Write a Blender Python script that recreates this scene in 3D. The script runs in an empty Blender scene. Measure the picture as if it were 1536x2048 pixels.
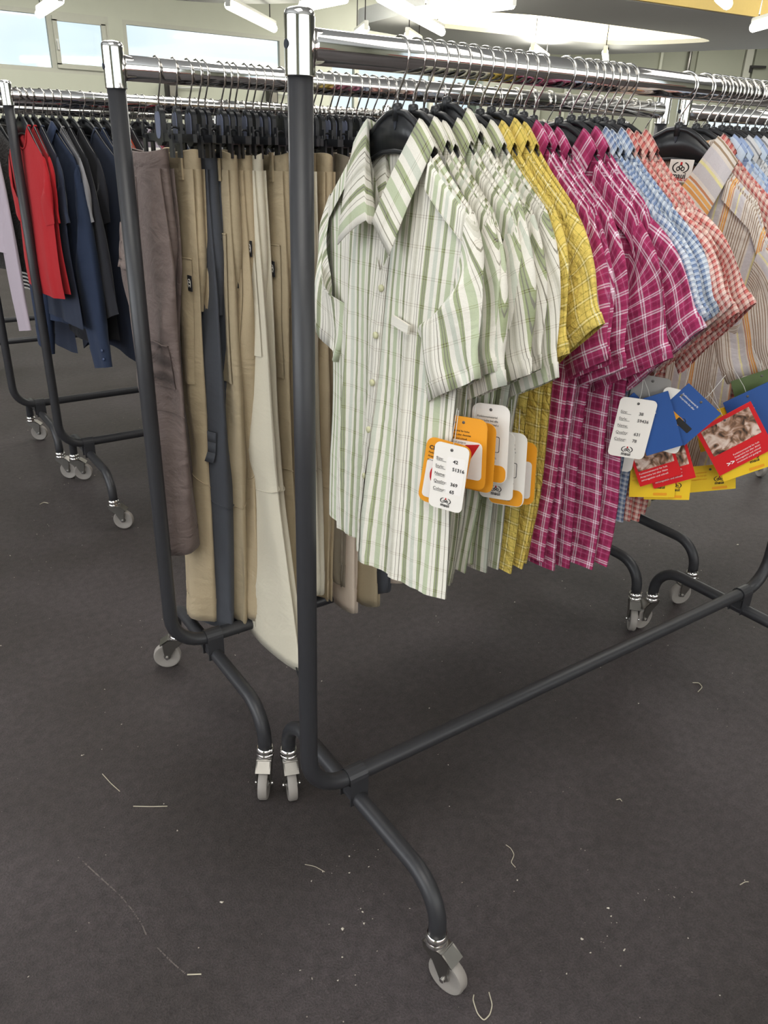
import bpy, math, random
import numpy as np
from mathutils import Vector, Matrix
random.seed(7); RNG = np.random.RandomState(11)
S = bpy.context.scene
COL = S.collection
R = math.radians
PI = math.pi

# ------------------------------------------------------------------ camera
cam_d = bpy.data.cameras.new('camera'); cam = bpy.data.objects.new('camera', cam_d); COL.objects.link(cam)
cam.location = (-0.526, -0.950, 1.357)
cam.rotation_euler = (R(64.622), R(-1.815), R(-34.46))
cam_d.sensor_fit = 'VERTICAL'; cam_d.sensor_height = 36.0; cam_d.lens = 1558.0 * 36.0 / 2048.0
cam_d.clip_start = 0.02; cam_d.clip_end = 200
S.camera = cam

# ------------------------------------------------------------------ world, light, exposure
S.view_settings.view_transform = 'Standard'; S.view_settings.look = 'None'
S.view_settings.gamma = 1.0; S.view_settings.use_curve_mapping = False
S.view_settings.exposure = -0.12
W = bpy.data.worlds.new('sky'); S.world = W; W.use_nodes = True
wn = W.node_tree; wn.nodes.clear()
w_out = wn.nodes.new('ShaderNodeOutputWorld'); w_bg = wn.nodes.new('ShaderNodeBackground')
w_tc = wn.nodes.new('ShaderNodeTexCoord'); w_nz = wn.nodes.new('ShaderNodeTexNoise'); w_rp = wn.nodes.new('ShaderNodeValToRGB')
w_nz.inputs['Scale'].default_value = 3.0; w_nz.inputs['Detail'].default_value = 4
w_rp.color_ramp.elements[0].position = 0.38; w_rp.color_ramp.elements[0].color = (0.80, 0.91, 0.98, 1)
w_rp.color_ramp.elements[1].position = 0.60; w_rp.color_ramp.elements[1].color = (1, 1, 1, 1)
wn.links.new(w_tc.outputs['Generated'], w_nz.inputs['Vector']); wn.links.new(w_nz.outputs['Fac'], w_rp.inputs['Fac'])
wn.links.new(w_rp.outputs['Color'], w_bg.inputs['Color']); wn.links.new(w_bg.outputs['Background'], w_out.inputs['Surface'])
w_bg.inputs['Strength'].default_value = 1.35

S.cycles.max_bounces = 5; S.cycles.diffuse_bounces = 2; S.cycles.glossy_bounces = 3; S.cycles.transparent_max_bounces = 4; S.cycles.use_light_tree = False; S.cycles.adaptive_threshold = 0.035
S.cycles.caustics_reflective = False; S.cycles.caustics_refractive = False

def area(name, loc, rot, sx, sy, power, col):
    l = bpy.data.lights.new(name, 'AREA'); l.shape = 'RECTANGLE'; l.size = sx; l.size_y = sy; l.energy = power; l.color = col
    o = bpy.data.objects.new(name, l); COL.objects.link(o); o.location = loc; o.rotation_euler = rot
    return o
# daylight entering by the tall windows of the two sides behind the photographer
area('daylight_west', (-5.7, 1.0, 2.2), (0, R(-90), 0), 2.6, 9.0, 250, (0.95, 0.97, 1.0))
area('daylight_south', (1.0, -5.7, 2.3), (R(90), 0, 0), 9.0, 2.4, 125, (1.0, 0.97, 0.92))
area('daylight_far_opening', (17.2, 8.1, 1.35), (R(90), 0, R(145.5)), 5.2, 1.2, 170, (0.95, 1.0, 0.96))
# area lights added under the ceiling to fill in tube light, no fixtures
for i, (x, y, p) in enumerate([(-1.2, -1.6, 75), (0.6, 2.4, 90), (3.8, -0.5, 60), (4.0, 4.5, 110), (9.5, 3.0, 130), (1.5, 8.5, 170), (8.5, 9.8, 190), (13.0, 8.0, 150)]):
    area('ceiling_fill_%d' % i, (x, y, 3.72), (0, 0, 0), 2.2, 2.2, p, (1.0, 0.97, 0.90))

# ------------------------------------------------------------------ helpers
def link(o, parent=None):
    COL.objects.link(o)
    if parent is not None: o.parent = parent
    return o
def tag(o, label, cat, group=None, kind=None):
    o['label'] = label
    if cat: o['category'] = cat
    if group: o['group'] = group
    if kind: o['kind'] = kind
    return o
def struct(o, label, cat=None):
    o['kind'] = 'structure'; o['label'] = label
    if cat: o['category'] = cat
    return o
def empty(name, loc=(0, 0, 0), rz=0.0):
    o = bpy.data.objects.new(name, None); o.empty_display_size = .05
    o.location = loc; o.rotation_euler = (0, 0, rz); COL.objects.link(o); return o

class G:
    def __init__(s): s.v = []; s.f = []; s.uv = []; s.n = 0
    def add(s, V, F, UV=None):
        V = np.asarray(V, float).reshape(-1, 3); s.v.append(V)
        s.f += [tuple(int(i) + s.n for i in f) for f in F]
        s.uv.append(np.zeros((len(V), 2)) if UV is None else np.asarray(UV, float).reshape(-1, 2))
        s.n += len(V); return s
    def box(s, c, d, rz=0.0, M=None):
        x, y, z = [k / 2 for k in d]
        V = np.array([(-x, -y, -z), (x, -y, -z), (x, y, -z), (-x, y, -z), (-x, -y, z), (x, -y, z), (x, y, z), (-x, y, z)])
        if rz:
            c_, s_ = math.cos(rz), math.sin(rz); V = V @ np.array([[c_, s_, 0], [-s_, c_, 0], [0, 0, 1]])
        if M is not None: V = V @ np.array(M).T
        V = V + np.array(c)
        return s.add(V, [(0, 3, 2, 1), (4, 5, 6, 7), (0, 1, 5, 4), (1, 2, 6, 5), (2, 3, 7, 6), (3, 0, 4, 7)], V[:, [0, 2]])
    def grid(s, P, UV=None, wrapu=False, flip=False):
        P = np.asarray(P, float); n, m = P.shape[:2]; F = []
        for i in range(n - 1):
            for j in range(m if wrapu else m - 1):
                a, b = i * m + j, i * m + (j + 1) % m; c, d = (i + 1) * m + (j + 1) % m, (i + 1) * m + j
                F.append((a, d, c, b) if flip else (a, b, c, d))
        return s.add(P, F, UV)
    def tube(s, path, r, n=12, caps=True):
        P = np.asarray(path, float); k = len(P); r = np.broadcast_to(np.asarray(r, float), (k,))
        T = np.gradient(P, axis=0); T /= np.linalg.norm(T, axis=1)[:, None] + 1e-12
        up = np.array([0, 0, 1.]) if abs(T[0, 2]) < .9 else np.array([1., 0, 0])
        N = np.cross(T[0], up); N /= np.linalg.norm(N); rings = []
        a = np.linspace(0, 2 * PI, n, endpoint=False)
        for i in range(k):
            N = N - T[i] * (N @ T[i]); N /= np.linalg.norm(N); B = np.cross(T[i], N)
            rings.append(P[i] + r[i] * (np.cos(a)[:, None] * N + np.sin(a)[:, None] * B))
        o = s.n; s.grid(np.array(rings), wrapu=True, flip=False)
        if caps:
            s.f.append(tuple(o + j for j in range(n - 1, -1, -1))); e = o + (k - 1) * n; s.f.append(tuple(e + j for j in range(n)))
        return s
    def lathe(s, prof, n=20, c=(0, 0, 0), axis='z'):
        a = np.linspace(0, 2 * PI, n, endpoint=False); rings = []
        for r, h in prof:
            x, y, z = r * np.cos(a), r * np.sin(a), np.full(n, h)
            rings.append(np.stack({'z': [x, y, z], 'y': [x, z, y], 'x': [z, x, y]}[axis], 1) + np.array(c))
        o = s.n; s.grid(np.array(rings), wrapu=True)
        if prof[0][0] > 1e-6: s.f.append(tuple(o + j for j in range(n - 1, -1, -1)))
        if prof[-1][0] > 1e-6: s.f.append(tuple(o + (len(prof) - 1) * n + j for j in range(n)))
        return s
    def prism(s, poly, h0, h1, plane='xy'):
        poly = np.asarray(poly, float); n = len(poly)
        def put(h):
            z = np.full(n, h); x, y = poly[:, 0], poly[:, 1]
            return np.stack({'xy': [x, y, z], 'yz': [z, x, y], 'xz': [x, z, y]}[plane], 1)
        o = s.n; uv = np.concatenate([poly, poly])
        F = [tuple(range(n - 1, -1, -1)), tuple(range(n, 2 * n))] + [(i, (i + 1) % n, (i + 1) % n + n, i + n) for i in range(n)]
        return s.add(np.concatenate([put(h0), put(h1)]), F, uv)
    def mesh(s, name, smooth=True):
        me = bpy.data.meshes.new(name); V = np.concatenate(s.v)
        me.from_pydata(V.tolist(), [], s.f); uv = np.concatenate(s.uv)
        L = me.uv_layers.new(name='UVMap'); li = np.empty(len(me.loops), int); me.loops.foreach_get('vertex_index', li)
        L.data.foreach_set('uv', uv[li].ravel())
        if smooth: me.polygons.foreach_set('use_smooth', [True] * len(me.polygons))
        me.update(); return me
    def obj(s, name, mat, parent=None, smooth=True, auto=None):
        me = s.mesh(name, smooth); me.materials.append(mat)
        if auto: me.set_sharp_from_angle(angle=R(auto))
        o = bpy.data.objects.new(name, me); return link(o, parent)
def mobj(name, me, parent=None, mat=None):
    o = bpy.data.objects.new(name, me); link(o, parent)
    if mat is not None:
        o.material_slots[0].link = 'OBJECT'; o.material_slots[0].material = mat
    return o
def arc(c, r, a0, a1, n, u, w):
    t = np.linspace(a0, a1, n); return np.array(c) + r * (np.cos(t)[:, None] * np.array(u) + np.sin(t)[:, None] * np.array(w))
def rrect(w, h, r, n=5):
    P = []
    for cx, cy, a in ((w / 2 - r, h / 2 - r, 0), (-w / 2 + r, h / 2 - r, 90), (-w / 2 + r, -h / 2 + r, 180), (w / 2 - r, -h / 2 + r, 270)):
        for t in np.linspace(a, a + 90, n): P.append((cx + r * math.cos(R(t)), cy + r * math.sin(R(t))))
    return P

# ------------------------------------------------------------------ materials
def lin(c):
    return tuple(((k / 255) / 12.92 if k <= 10 else ((k / 255 + .055) / 1.055) ** 2.4) for k in c) + (1,)
def newmat(name):
    m = bpy.data.materials.new(name); m.use_nodes = True; nt = m.node_tree
    return m, nt, nt.nodes['Principled BSDF']
def plain(name, rgb, rough=.6, metal=0., var=.06, scale=30., bump=0., spec=.5):
    m, nt, b = newmat(name); N = nt.nodes.new
    tc = N('ShaderNodeTexCoord'); nz = N('ShaderNodeTexNoise'); nz.inputs['Scale'].default_value = scale; nz.inputs['Detail'].default_value = 5
    nt.links.new(tc.outputs['Object'], nz.inputs['Vector'])
    mx = N('ShaderNodeMix'); mx.data_type = 'RGBA'; c = lin(rgb)
    mx.inputs[6].default_value = tuple(k * (1 - var) for k in c[:3]) + (1,); mx.inputs[7].default_value = tuple(min(1, k * (1 + var)) for k in c[:3]) + (1,)
    nt.links.new(nz.outputs['Fac'], mx.inputs[0]); nt.links.new(mx.outputs[2], b.inputs['Base Color'])
    b.inputs['Roughness'].default_value = rough; b.inputs['Metallic'].default_value = metal; b.inputs['Specular IOR Level'].default_value = spec
    if bump:
        bp = N('ShaderNodeBump'); bp.inputs['Strength'].default_value = bump; bp.inputs['Distance'].default_value = .002
        nt.links.new(nz.outputs['Fac'], bp.inputs['Height']); nt.links.new(bp.outputs['Normal'], b.inputs['Normal'])
    return m
def emit(name, rgb, strength):
    m, nt, b = newmat(name); b.inputs['Base Color'].default_value = (.9, .9, .9, 1)
    b.inputs['Emission Color'].default_value = lin(rgb); b.inputs['Emission Strength'].default_value = strength; return m
def ramp_node(nt, period, base, bands):
    """constant colour bands repeated every `period` metres; bands = (start, end, rgb) in mm"""
    N = nt.nodes.new('ShaderNodeValToRGB'); cr = N.color_ramp; cr.interpolation = 'CONSTANT'
    stops = [(0., base)]
    bands = sorted(bands)
    for i, (a, b_, c) in enumerate(bands):
        stops.append((a / period, c))
        if i + 1 == len(bands) or bands[i + 1][0] - b_ > .05: stops.append((b_ / period, base))
    assert len(stops) <= 32, len(stops)
    cr.elements[0].position = 0; cr.elements[0].color = lin(stops[0][1])
    cr.elements.remove(cr.elements[1])
    for p, c in stops[1:32]:
        e = cr.elements.new(min(.9999, p)); e.color = lin(c)
    return N
def weave(name, base, warp, weft, mix=.5, rough=.85, crinkle=.25, cs=55., base2=None):
    """woven cloth: average of the warp colour and the weft colour; warp/weft = (period mm, bands)"""
    m, nt, b = newmat(name); N = nt.nodes.new; L = nt.links.new
    tc = N('ShaderNodeTexCoord'); sp = N('ShaderNodeSeparateXYZ'); L(tc.outputs['UV'], sp.inputs[0])
    cols = []
    for ax, (per, bands) in ((0, warp), (1, weft)):
        mu = N('ShaderNodeMath'); mu.operation = 'MULTIPLY'; mu.inputs[1].default_value = 1000. / per; L(sp.outputs[ax], mu.inputs[0])
        fr = N('ShaderNodeMath'); fr.operation = 'FRACT'; L(mu.outputs[0], fr.inputs[0])
        rp = ramp_node(nt, per, base if ax == 0 or base2 is None else base2, bands); L(fr.outputs[0], rp.inputs['Fac']); cols.append(rp)
    mx = N('ShaderNodeMix'); mx.data_type = 'RGBA'; mx.inputs[0].default_value = mix
    L(cols[0].outputs['Color'], mx.inputs[6]); L(cols[1].outputs['Color'], mx.inputs[7])
    nz = N('ShaderNodeTexNoise'); nz.inputs['Scale'].default_value = cs; nz.inputs['Detail'].default_value = 3; L(tc.outputs['UV'], nz.inputs['Vector'])
    n2 = N('ShaderNodeTexNoise'); n2.inputs['Scale'].default_value = 900; L(tc.outputs['UV'], n2.inputs['Vector'])
    hs = N('ShaderNodeHueSaturation'); L(mx.outputs[2], hs.inputs['Color'])
    mr = N('ShaderNodeMapRange'); mr.inputs['To Min'].default_value = .88; mr.inputs['To Max'].default_value = 1.12; L(n2.outputs['Fac'], mr.inputs['Value']); L(mr.outputs[0], hs.inputs['Value'])
    L(hs.outputs['Color'], b.inputs['Base Color']); b.inputs['Roughness'].default_value = rough
    b.inputs['Specular IOR Level'].default_value = .2; b.inputs['Sheen Weight'].default_value = .08
    bp = N('ShaderNodeBump'); bp.inputs['Strength'].default_value = min(1, crinkle * 1.5); bp.inputs['Distance'].default_value = .005
    n3 = N('ShaderNodeTexNoise'); n3.inputs['Scale'].default_value = cs * .32; n3.inputs['Detail'].default_value = 5; n3.inputs['Roughness'].default_value = .55; n3.inputs['Distortion'].default_value = .8; L(tc.outputs['UV'], n3.inputs['Vector'])
    m3 = N('ShaderNodeMath'); m3.operation = 'MULTIPLY_ADD'; m3.inputs[1].default_value = 2.6; L(n3.outputs['Fac'], m3.inputs[0]); L(nz.outputs['Fac'], m3.inputs[2])
    L(m3.outputs[0], bp.inputs['Height']); L(bp.outputs['Normal'], b.inputs['Normal'])
    return m
def cloth(name, rgb, crinkle=.2, cs=30., rough=.85, var=.12):
    m = weave(name, rgb, (50, []), (50, []), crinkle=crinkle, cs=cs, rough=rough); return m

M = {}
M['post'] = plain('dark grey lacquered tube', (50, 50, 53), .42, 0, .1, 60, .04)
M['chrome'] = plain('chrome', (226, 224, 222), .07, 1, .02, 8)
M['steel'] = plain('zinc steel', (148, 145, 140), .38, 1, .08, 60, .05)
M['wire'] = plain('chrome wire', (214, 212, 208), .16, 1, .04, 40)
M['rubber'] = plain('grey wheel rubber', (150, 144, 138), .55, 0, .12, 50, .05)
M['hub'] = plain('grey wheel hub', (112, 108, 104), .5, 0, .1, 60)
M['hole'] = plain('bolt hole shade', (44, 48, 58), .7, 0, .05)
M['black'] = plain('black hanger plastic', (33, 34, 37), .33, 0, .08, 20)
M['sticker'] = plain('pale blue size sticker', (120, 126, 150), .5)
M['wall'] = plain('pale green grey plaster', (212, 214, 196), .9, 0, .05, 3.0, .1)
M['wall2'] = plain('olive grey panel', (168, 170, 152), .8, 0, .04, 3.0)
M['ceil'] = plain('grey acoustic ceiling', (222, 224, 223), .95, 0, .05, 60, .2)
M['white'] = plain('white paint', (236, 236, 230), .7, 0, .02)
M['frame'] = plain('window frame paint', (205, 205, 190), .55, 0, .03)
M['red_reflector'] = plain('unseen red band', (176, 40, 46), .6)
M['dark'] = plain('dark metal', (52, 50, 48), .5)
M['tube'] = emit('fluorescent tube', (255, 250, 232), 11.0)
M['cove'] = emit('cove light', (255, 240, 196), 2.6)
M['brown_door'] = plain('grey brown door', (120, 112, 100), .7)

def glass():
    m, nt, b = newmat('window glass'); nt.nodes.remove(b); N = nt.nodes.new; out = nt.nodes['Material Output']
    t = N('ShaderNodeBsdfTransparent'); t.inputs[0].default_value = (.93, .97, .98, 1); g = N('ShaderNodeBsdfGlossy'); g.inputs['Roughness'].default_value = .05
    tc = N('ShaderNodeTexCoord'); nz = N('ShaderNodeTexNoise'); nz.inputs['Scale'].default_value = 1.4; nt.links.new(tc.outputs['Object'], nz.inputs['Vector'])
    mm = N('ShaderNodeMath'); mm.operation = 'MULTIPLY'; mm.inputs[1].default_value = .12; nt.links.new(nz.outputs['Fac'], mm.inputs[0])
    mx = N('ShaderNodeMixShader'); nt.links.new(mm.outputs[0], mx.inputs[0])
    nt.links.new(t.outputs[0], mx.inputs[1]); nt.links.new(g.outputs[0], mx.inputs[2]); nt.links.new(mx.outputs[0], out.inputs['Surface']); return m
M['glass'] = glass()

def floor_mat():
    m, nt, b = newmat('dark rubber floor'); N = nt.nodes.new; L = nt.links.new
    tc = N('ShaderNodeTexCoord'); P = tc.outputs['Object']
    def noise(sc, det, rg=.5):
        n = N('ShaderNodeTexNoise'); n.inputs['Scale'].default_value = sc; n.inputs['Detail'].default_value = det; n.inputs['Roughness'].default_value = rg; L(P, n.inputs['Vector']); return n
    big = noise(1.3, 3); grain = noise(260, 4, .7); mid = noise(45, 5, .65)
    r = N('ShaderNodeValToRGB'); r.color_ramp.elements[0].position = .36; r.color_ramp.elements[0].color = lin((58, 52, 50)); r.color_ramp.elements[1].position = .66; r.color_ramp.elements[1].color = lin((78, 71, 72))
    L(big.outputs['Fac'], r.inputs['Fac'])
    g = N('ShaderNodeMapRange'); g.inputs['From Min'].default_value = .32; g.inputs['From Max'].default_value = .68; g.inputs['To Min'].default_value = .62; g.inputs['To Max'].default_value = 1.3; L(grain.outputs['Fac'], g.inputs['Value'])
    mu = N('ShaderNodeMix'); mu.data_type = 'RGBA'; mu.blend_type = 'MULTIPLY'; mu.inputs[0].default_value = 1; L(r.outputs['Color'], mu.inputs[6]); L(g.outputs[0], mu.inputs[7])
    md = N('ShaderNodeMapRange'); md.inputs['From Min'].default_value = .3; md.inputs['From Max'].default_value = .7; md.inputs['To Min'].default_value = .72; md.inputs['To Max'].default_value = 1.25; L(mid.outputs['Fac'], md.inputs['Value'])
    m5 = N('ShaderNodeMix'); m5.data_type = 'RGBA'; m5.blend_type = 'MULTIPLY'; m5.inputs[0].default_value = 1; L(mu.outputs[2], m5.inputs[6]); L(md.outputs[0], m5.inputs[7]); mu = m5
    # scattered pale flecks trodden into the surface
    vo = N('ShaderNodeTexVoronoi'); vo.inputs['Scale'].default_value = 26; vo.inputs['Randomness'].default_value = 1; L(P, vo.inputs['Vector'])
    sz = N('ShaderNodeSeparateColor'); L(vo.outputs['Color'], sz.inputs[0])
    th = N('ShaderNodeMath'); th.operation = 'POWER'; th.inputs[1].default_value = 6; L(sz.outputs[0], th.inputs[0])
    t2 = N('ShaderNodeMath'); t2.operation = 'MULTIPLY'; t2.inputs[1].default_value = .075; L(th.outputs[0], t2.inputs[0])
    dd = N('ShaderNodeMath'); dd.operation = 'ADD'; L(vo.outputs['Distance'], dd.inputs[0])
    nn = N('ShaderNodeMath'); nn.operation = 'MULTIPLY'; nn.inputs[1].default_value = .05; L(mid.outputs['Fac'], nn.inputs[0]); L(nn.outputs[0], dd.inputs[1])
    lt = N('ShaderNodeMath'); lt.operation = 'LESS_THAN'; L(dd.outputs[0], lt.inputs[0]); L(t2.outputs[0], lt.inputs[1])
    fl = N('ShaderNodeMix'); fl.data_type = 'RGBA'; L(lt.outputs[0], fl.inputs[0]); L(mu.outputs[2], fl.inputs[6]); fl.inputs[7].default_value = lin((176, 164, 150))
    # dusty scuffs
    sc = noise(7, 6, .75); sr = N('ShaderNodeValToRGB'); sr.color_ramp.elements[0].position = .63; sr.color_ramp.elements[1].position = .85; sr.color_ramp.elements[1].color = (.35, .35, .35, 1); L(sc.outputs['Fac'], sr.inputs['Fac'])
    f2 = N('ShaderNodeMix'); f2.data_type = 'RGBA'; L(sr.outputs['Color'], f2.inputs[0]); L(fl.outputs[2], f2.inputs[6]); f2.inputs[7].default_value = lin((112, 104, 100))
    L(f2.outputs[2], b.inputs['Base Color']); b.inputs['Roughness'].default_value = .58; b.inputs['Specular IOR Level'].default_value = .35
    ad = N('ShaderNodeMath'); ad.operation = 'ADD'; L(grain.outputs['Fac'], ad.inputs[0]); L(mid.outputs['Fac'], ad.inputs[1])
    bp = N('ShaderNodeBump'); bp.inputs['Strength'].default_value = .8; bp.inputs['Distance'].default_value = .004; L(ad.outputs[0], bp.inputs['Height']); L(bp.outputs['Normal'], b.inputs['Normal'])
    return m
M['floor'] = floor_mat()

# ------------------------------------------------------------------ the hall
X0, X1, Y0, Y1, HC = -6.0, 25.0, -6.0, 12.0, 3.9
struct(G().box(((X0 + X1) / 2, (Y0 + 16) / 2, -.1), (X1 - X0 + 2, 16 - Y0 + 2, .2)).obj('floor', M['floor'], smooth=False), 'dark grey brown rubbery hall floor with pale flecks')
struct(G().box(((X0 + X1) / 2, (Y0 + 16) / 2, HC + .1), (X1 - X0 + 2, 16 - Y0 + 2, .2)).obj('ceiling', M['ceil'], smooth=False), 'grey hall ceiling above the hanging lamps')

def wall_with_holes(name, axis, at, a0, a1, h, holes, mat, label, th=.24):
    """wall along X (axis 'x') or Y; holes = (a_start, a_end, z0, z1)"""
    g = G(); xs = sorted({a0, a1} | {k for q in holes for k in q[:2]})
    for i in range(len(xs) - 1):
        p, q = xs[i], xs[i + 1]; mid = (p + q) / 2; zs = [0.]
        cut = sorted((z0, z1) for (s, e, z0, z1) in holes if s <= mid <= e)
        segs = []; z = 0.
        for z0, z1 in cut: segs.append((z, z0)); z = z1
        segs.append((z, h))
        for z0, z1 in segs:
            if z1 - z0 < 1e-4: continue
            c = (mid, at, (z0 + z1) / 2) if axis == 'x' else (at, mid, (z0 + z1) / 2)
            d = (q - p, th, z1 - z0) if axis == 'x' else (th, q - p, z1 - z0)
            g.box(c, d)
    return struct(g.obj(name, mat, smooth=False), label)
WB = [(0.6, 3.55, 2.10, 2.84), (3.75, 6.95, 2.16, 2.83), (7.2, 10.7, 1.72, 2.80)]
wall_with_holes('wall_back', 'x', Y1 + .12, X0, 12.2, HC, WB, M['wall'], 'pale green grey plaster wall with high windows')
WS = [(-4.5, 6.5, 1.0, 3.4)]
wall_with_holes('wall_front', 'x', Y0 - .12, X0, X1, HC, WS, M['wall'], 'plaster wall with a long window behind the viewer')
wall_with_holes('wall_left', 'y', X0 - .12, Y0, Y1, HC, [(-4.0, 6.0, .9, 3.4)], M['wall'], 'plaster wall with a long window beside the racks')
struct(G().box((X1 + .12, 3, HC / 2), (.24, 18, HC)).obj('wall_right', M['wall'], smooth=False), 'plain end wall of the hall')

nwin = [0]
def window(axis, at, a0, a1, z0, z1, muls, label):
    nwin[0] += 1; w = .055
    r = empty('window_%d' % nwin[0], ((a0 + a1) / 2, at, z0) if axis == 'x' else (at, (a0 + a1) / 2, z0), 0 if axis == 'x' else R(90))
    struct(r, label); hw = (a1 - a0) / 2; h = z1 - z0
    g = G(); g.box((0, 0, w / 2), (2 * hw, .08, w)).box((0, 0, h - w / 2), (2 * hw, .08, w)).box((-hw + w / 2, 0, h / 2), (w, .08, h - 2 * w)).box((hw - w / 2, 0, h / 2), (w, .08, h - 2 * w))
    for m_ in muls: g.box((m_ - (a0 + a1) / 2, 0, h / 2), (.09, .08, h - 2 * w))
    g.obj('window_frame', M['frame'], r, smooth=False)
    xs = [-hw] + [m_ - (a0 + a1) / 2 for m_ in muls] + [hw]
    for i in range(len(xs) - 1):
        G().box(((xs[i] + xs[i + 1]) / 2, .0, h / 2), (xs[i + 1] - xs[i] - .05, .012, h - .08)).obj('pane', M['glass'], r, smooth=False)
    return r
w1 = window('x', Y1 + .04, .6, 3.55, 2.10, 2.84, [2.755], 'high window with a wide fixed pane and a small opening sash')
g = G(); h = .74   # the opening sash stands proud of its frame, with a handle
g.box((.68 + .38, -.05, .085), (.72, .05, .06)).box((.68 + .38, -.05, h - .085), (.72, .05, .06)).box((.68 + .05, -.05, h / 2), (.06, .05, h - .2)).box((.68 + .71, -.05, h / 2), (.06, .05, h - .2))
g.obj('sash', M['frame'], w1, smooth=False)
G().box((.73, -.095, .33), (.02, .03, .11)).box((.73, -.08, .39), (.035, .03, .035)).obj('sash_handle', M['white'], w1, smooth=False)
window('x', Y1 + .04, 3.75, 6.95, 2.16, 2.83, [6.32], 'long high window between the plaster piers')
window('x', Y1 + .04, 7.2, 10.7, 1.72, 2.80, [7.75, 9.4], 'deep window seen between the two nearest rails')
window('x', Y0 - .04, -4.5, 6.5, 1.0, 3.4, [-2.3, -.1, 2.1, 4.3], 'long window wall behind the viewer')
window('y', X0 - .04, -4.0, 6.0, .9, 3.4, [-2., 0., 2., 4.], 'long side window left of the racks')

# far corner wall, turned towards the viewer, with two sectional doors and a low glazed opening
ang = R(-34.46); ux, uy = math.cos(ang), math.sin(ang)
def aw(t): return (11.56 + ux * t, 12.59 + uy * t)       # along the wall
r = empty('wall_corner', (11.56, 12.59, 0), ang); struct(r, 'olive grey end wall turned towards the racks with sectional doors')
g = G(); g.box((1.9, .12, HC / 2), (5.0, .2, HC)); g.box((7.2, .12, (HC + 2.02) / 2), (5.8, .2, HC - 2.02)); g.box((7.2, .12, .35), (5.8, .2, .7)); g.obj('wall_face', M['wall2'], r, smooth=False)
for k, x in enumerate((.75, 1.35, 3.2)): G().box((x, 0, HC / 2), (.05, .08, HC)).obj('batten', M['wall'], r, smooth=False)
for k, (x0, x1) in enumerate(((3.9, 4.85), (5.05, 7.6))):
    for z0 in np.arange(2.06, 3.7, .62):
        G().box(((x0 + x1) / 2, -.02, z0 + .3), (x1 - x0 - .03, .07, .595)).obj('door_panel', M['wall2'], r, smooth=False)
    G().box((x1 + .09, -.03, 2.9), (.14, .1, 1.9)).obj('door_jamb', M['frame'], r, smooth=False)
G().box((5.13, -.12, 2.96), (.3, .05, .04)).box((5.0, -.09, 2.92), (.05, .06, .12)).obj('door_handle', M['dark'], r, smooth=False)
G().tube([(3.75, -.06, 2.0), (3.75, -.06, HC)], .035).obj('down_pipe', M['steel'], r)
r2 = empty('window_6', (aw(7.2)[0], aw(7.2)[1], .7), ang); struct(r2, 'glazed opening to the greenery outside at the far right')
g = G()
for x in (-2.85, -1., 1., 2.85): g.box((x, .1, .66), (.1, .1, 1.32))
g.obj('window_frame', M['frame'], r2, smooth=False); G().box((0, .12, .66), (5.6, .012, 1.3)).obj('pane', M['glass'], r2, smooth=False)
# hedge outside the far opening
M['hedge'] = plain('sunlit hedge', (150, 178, 96), .9, 0, .5, 6)
g = G()
for k in range(26):
    t = 3.6 + k * .32; x, y = aw(t); rr = .55 + .25 * RNG.rand()
    g.lathe([(1e-7, -rr)] + [(rr * math.cos(a) * (1 + .12 * RNG.randn()), rr * math.sin(a)) for a in np.linspace(-1.2, 1.2, 6)] + [(1e-7, rr)], 9, (x + 2.3 * .566 + RNG.randn() * .2, y + 2.3 * .824 + RNG.randn() * .2, .8 + .35 * RNG.rand()))
tag(g.obj('hedge', M['hedge']), 'sunlit green hedge outside the far right opening', 'hedge', kind='stuff')
struct(G().box((16.5, 14.5, -.15), (14, 9, .2), R(-34)).obj('terrain_outside', M['hedge'], smooth=False), 'ground outside the hall')
# unseen red bands, added so that the chrome reflects red
struct(G().box((1.5, Y0 + .03, .72), (13.0, .05, .5)).obj('reflected_band_1', M['red_reflector'], smooth=False), 'unseen red band under the window behind the viewer, added for red reflections in the chrome')
struct(G().box((X0 + .03, 1.0, .60), (.05, 11.0, .5)).obj('reflected_band_2', M['red_reflector'], smooth=False), 'unseen red band under the side window, added for red reflections in the chrome')

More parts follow.
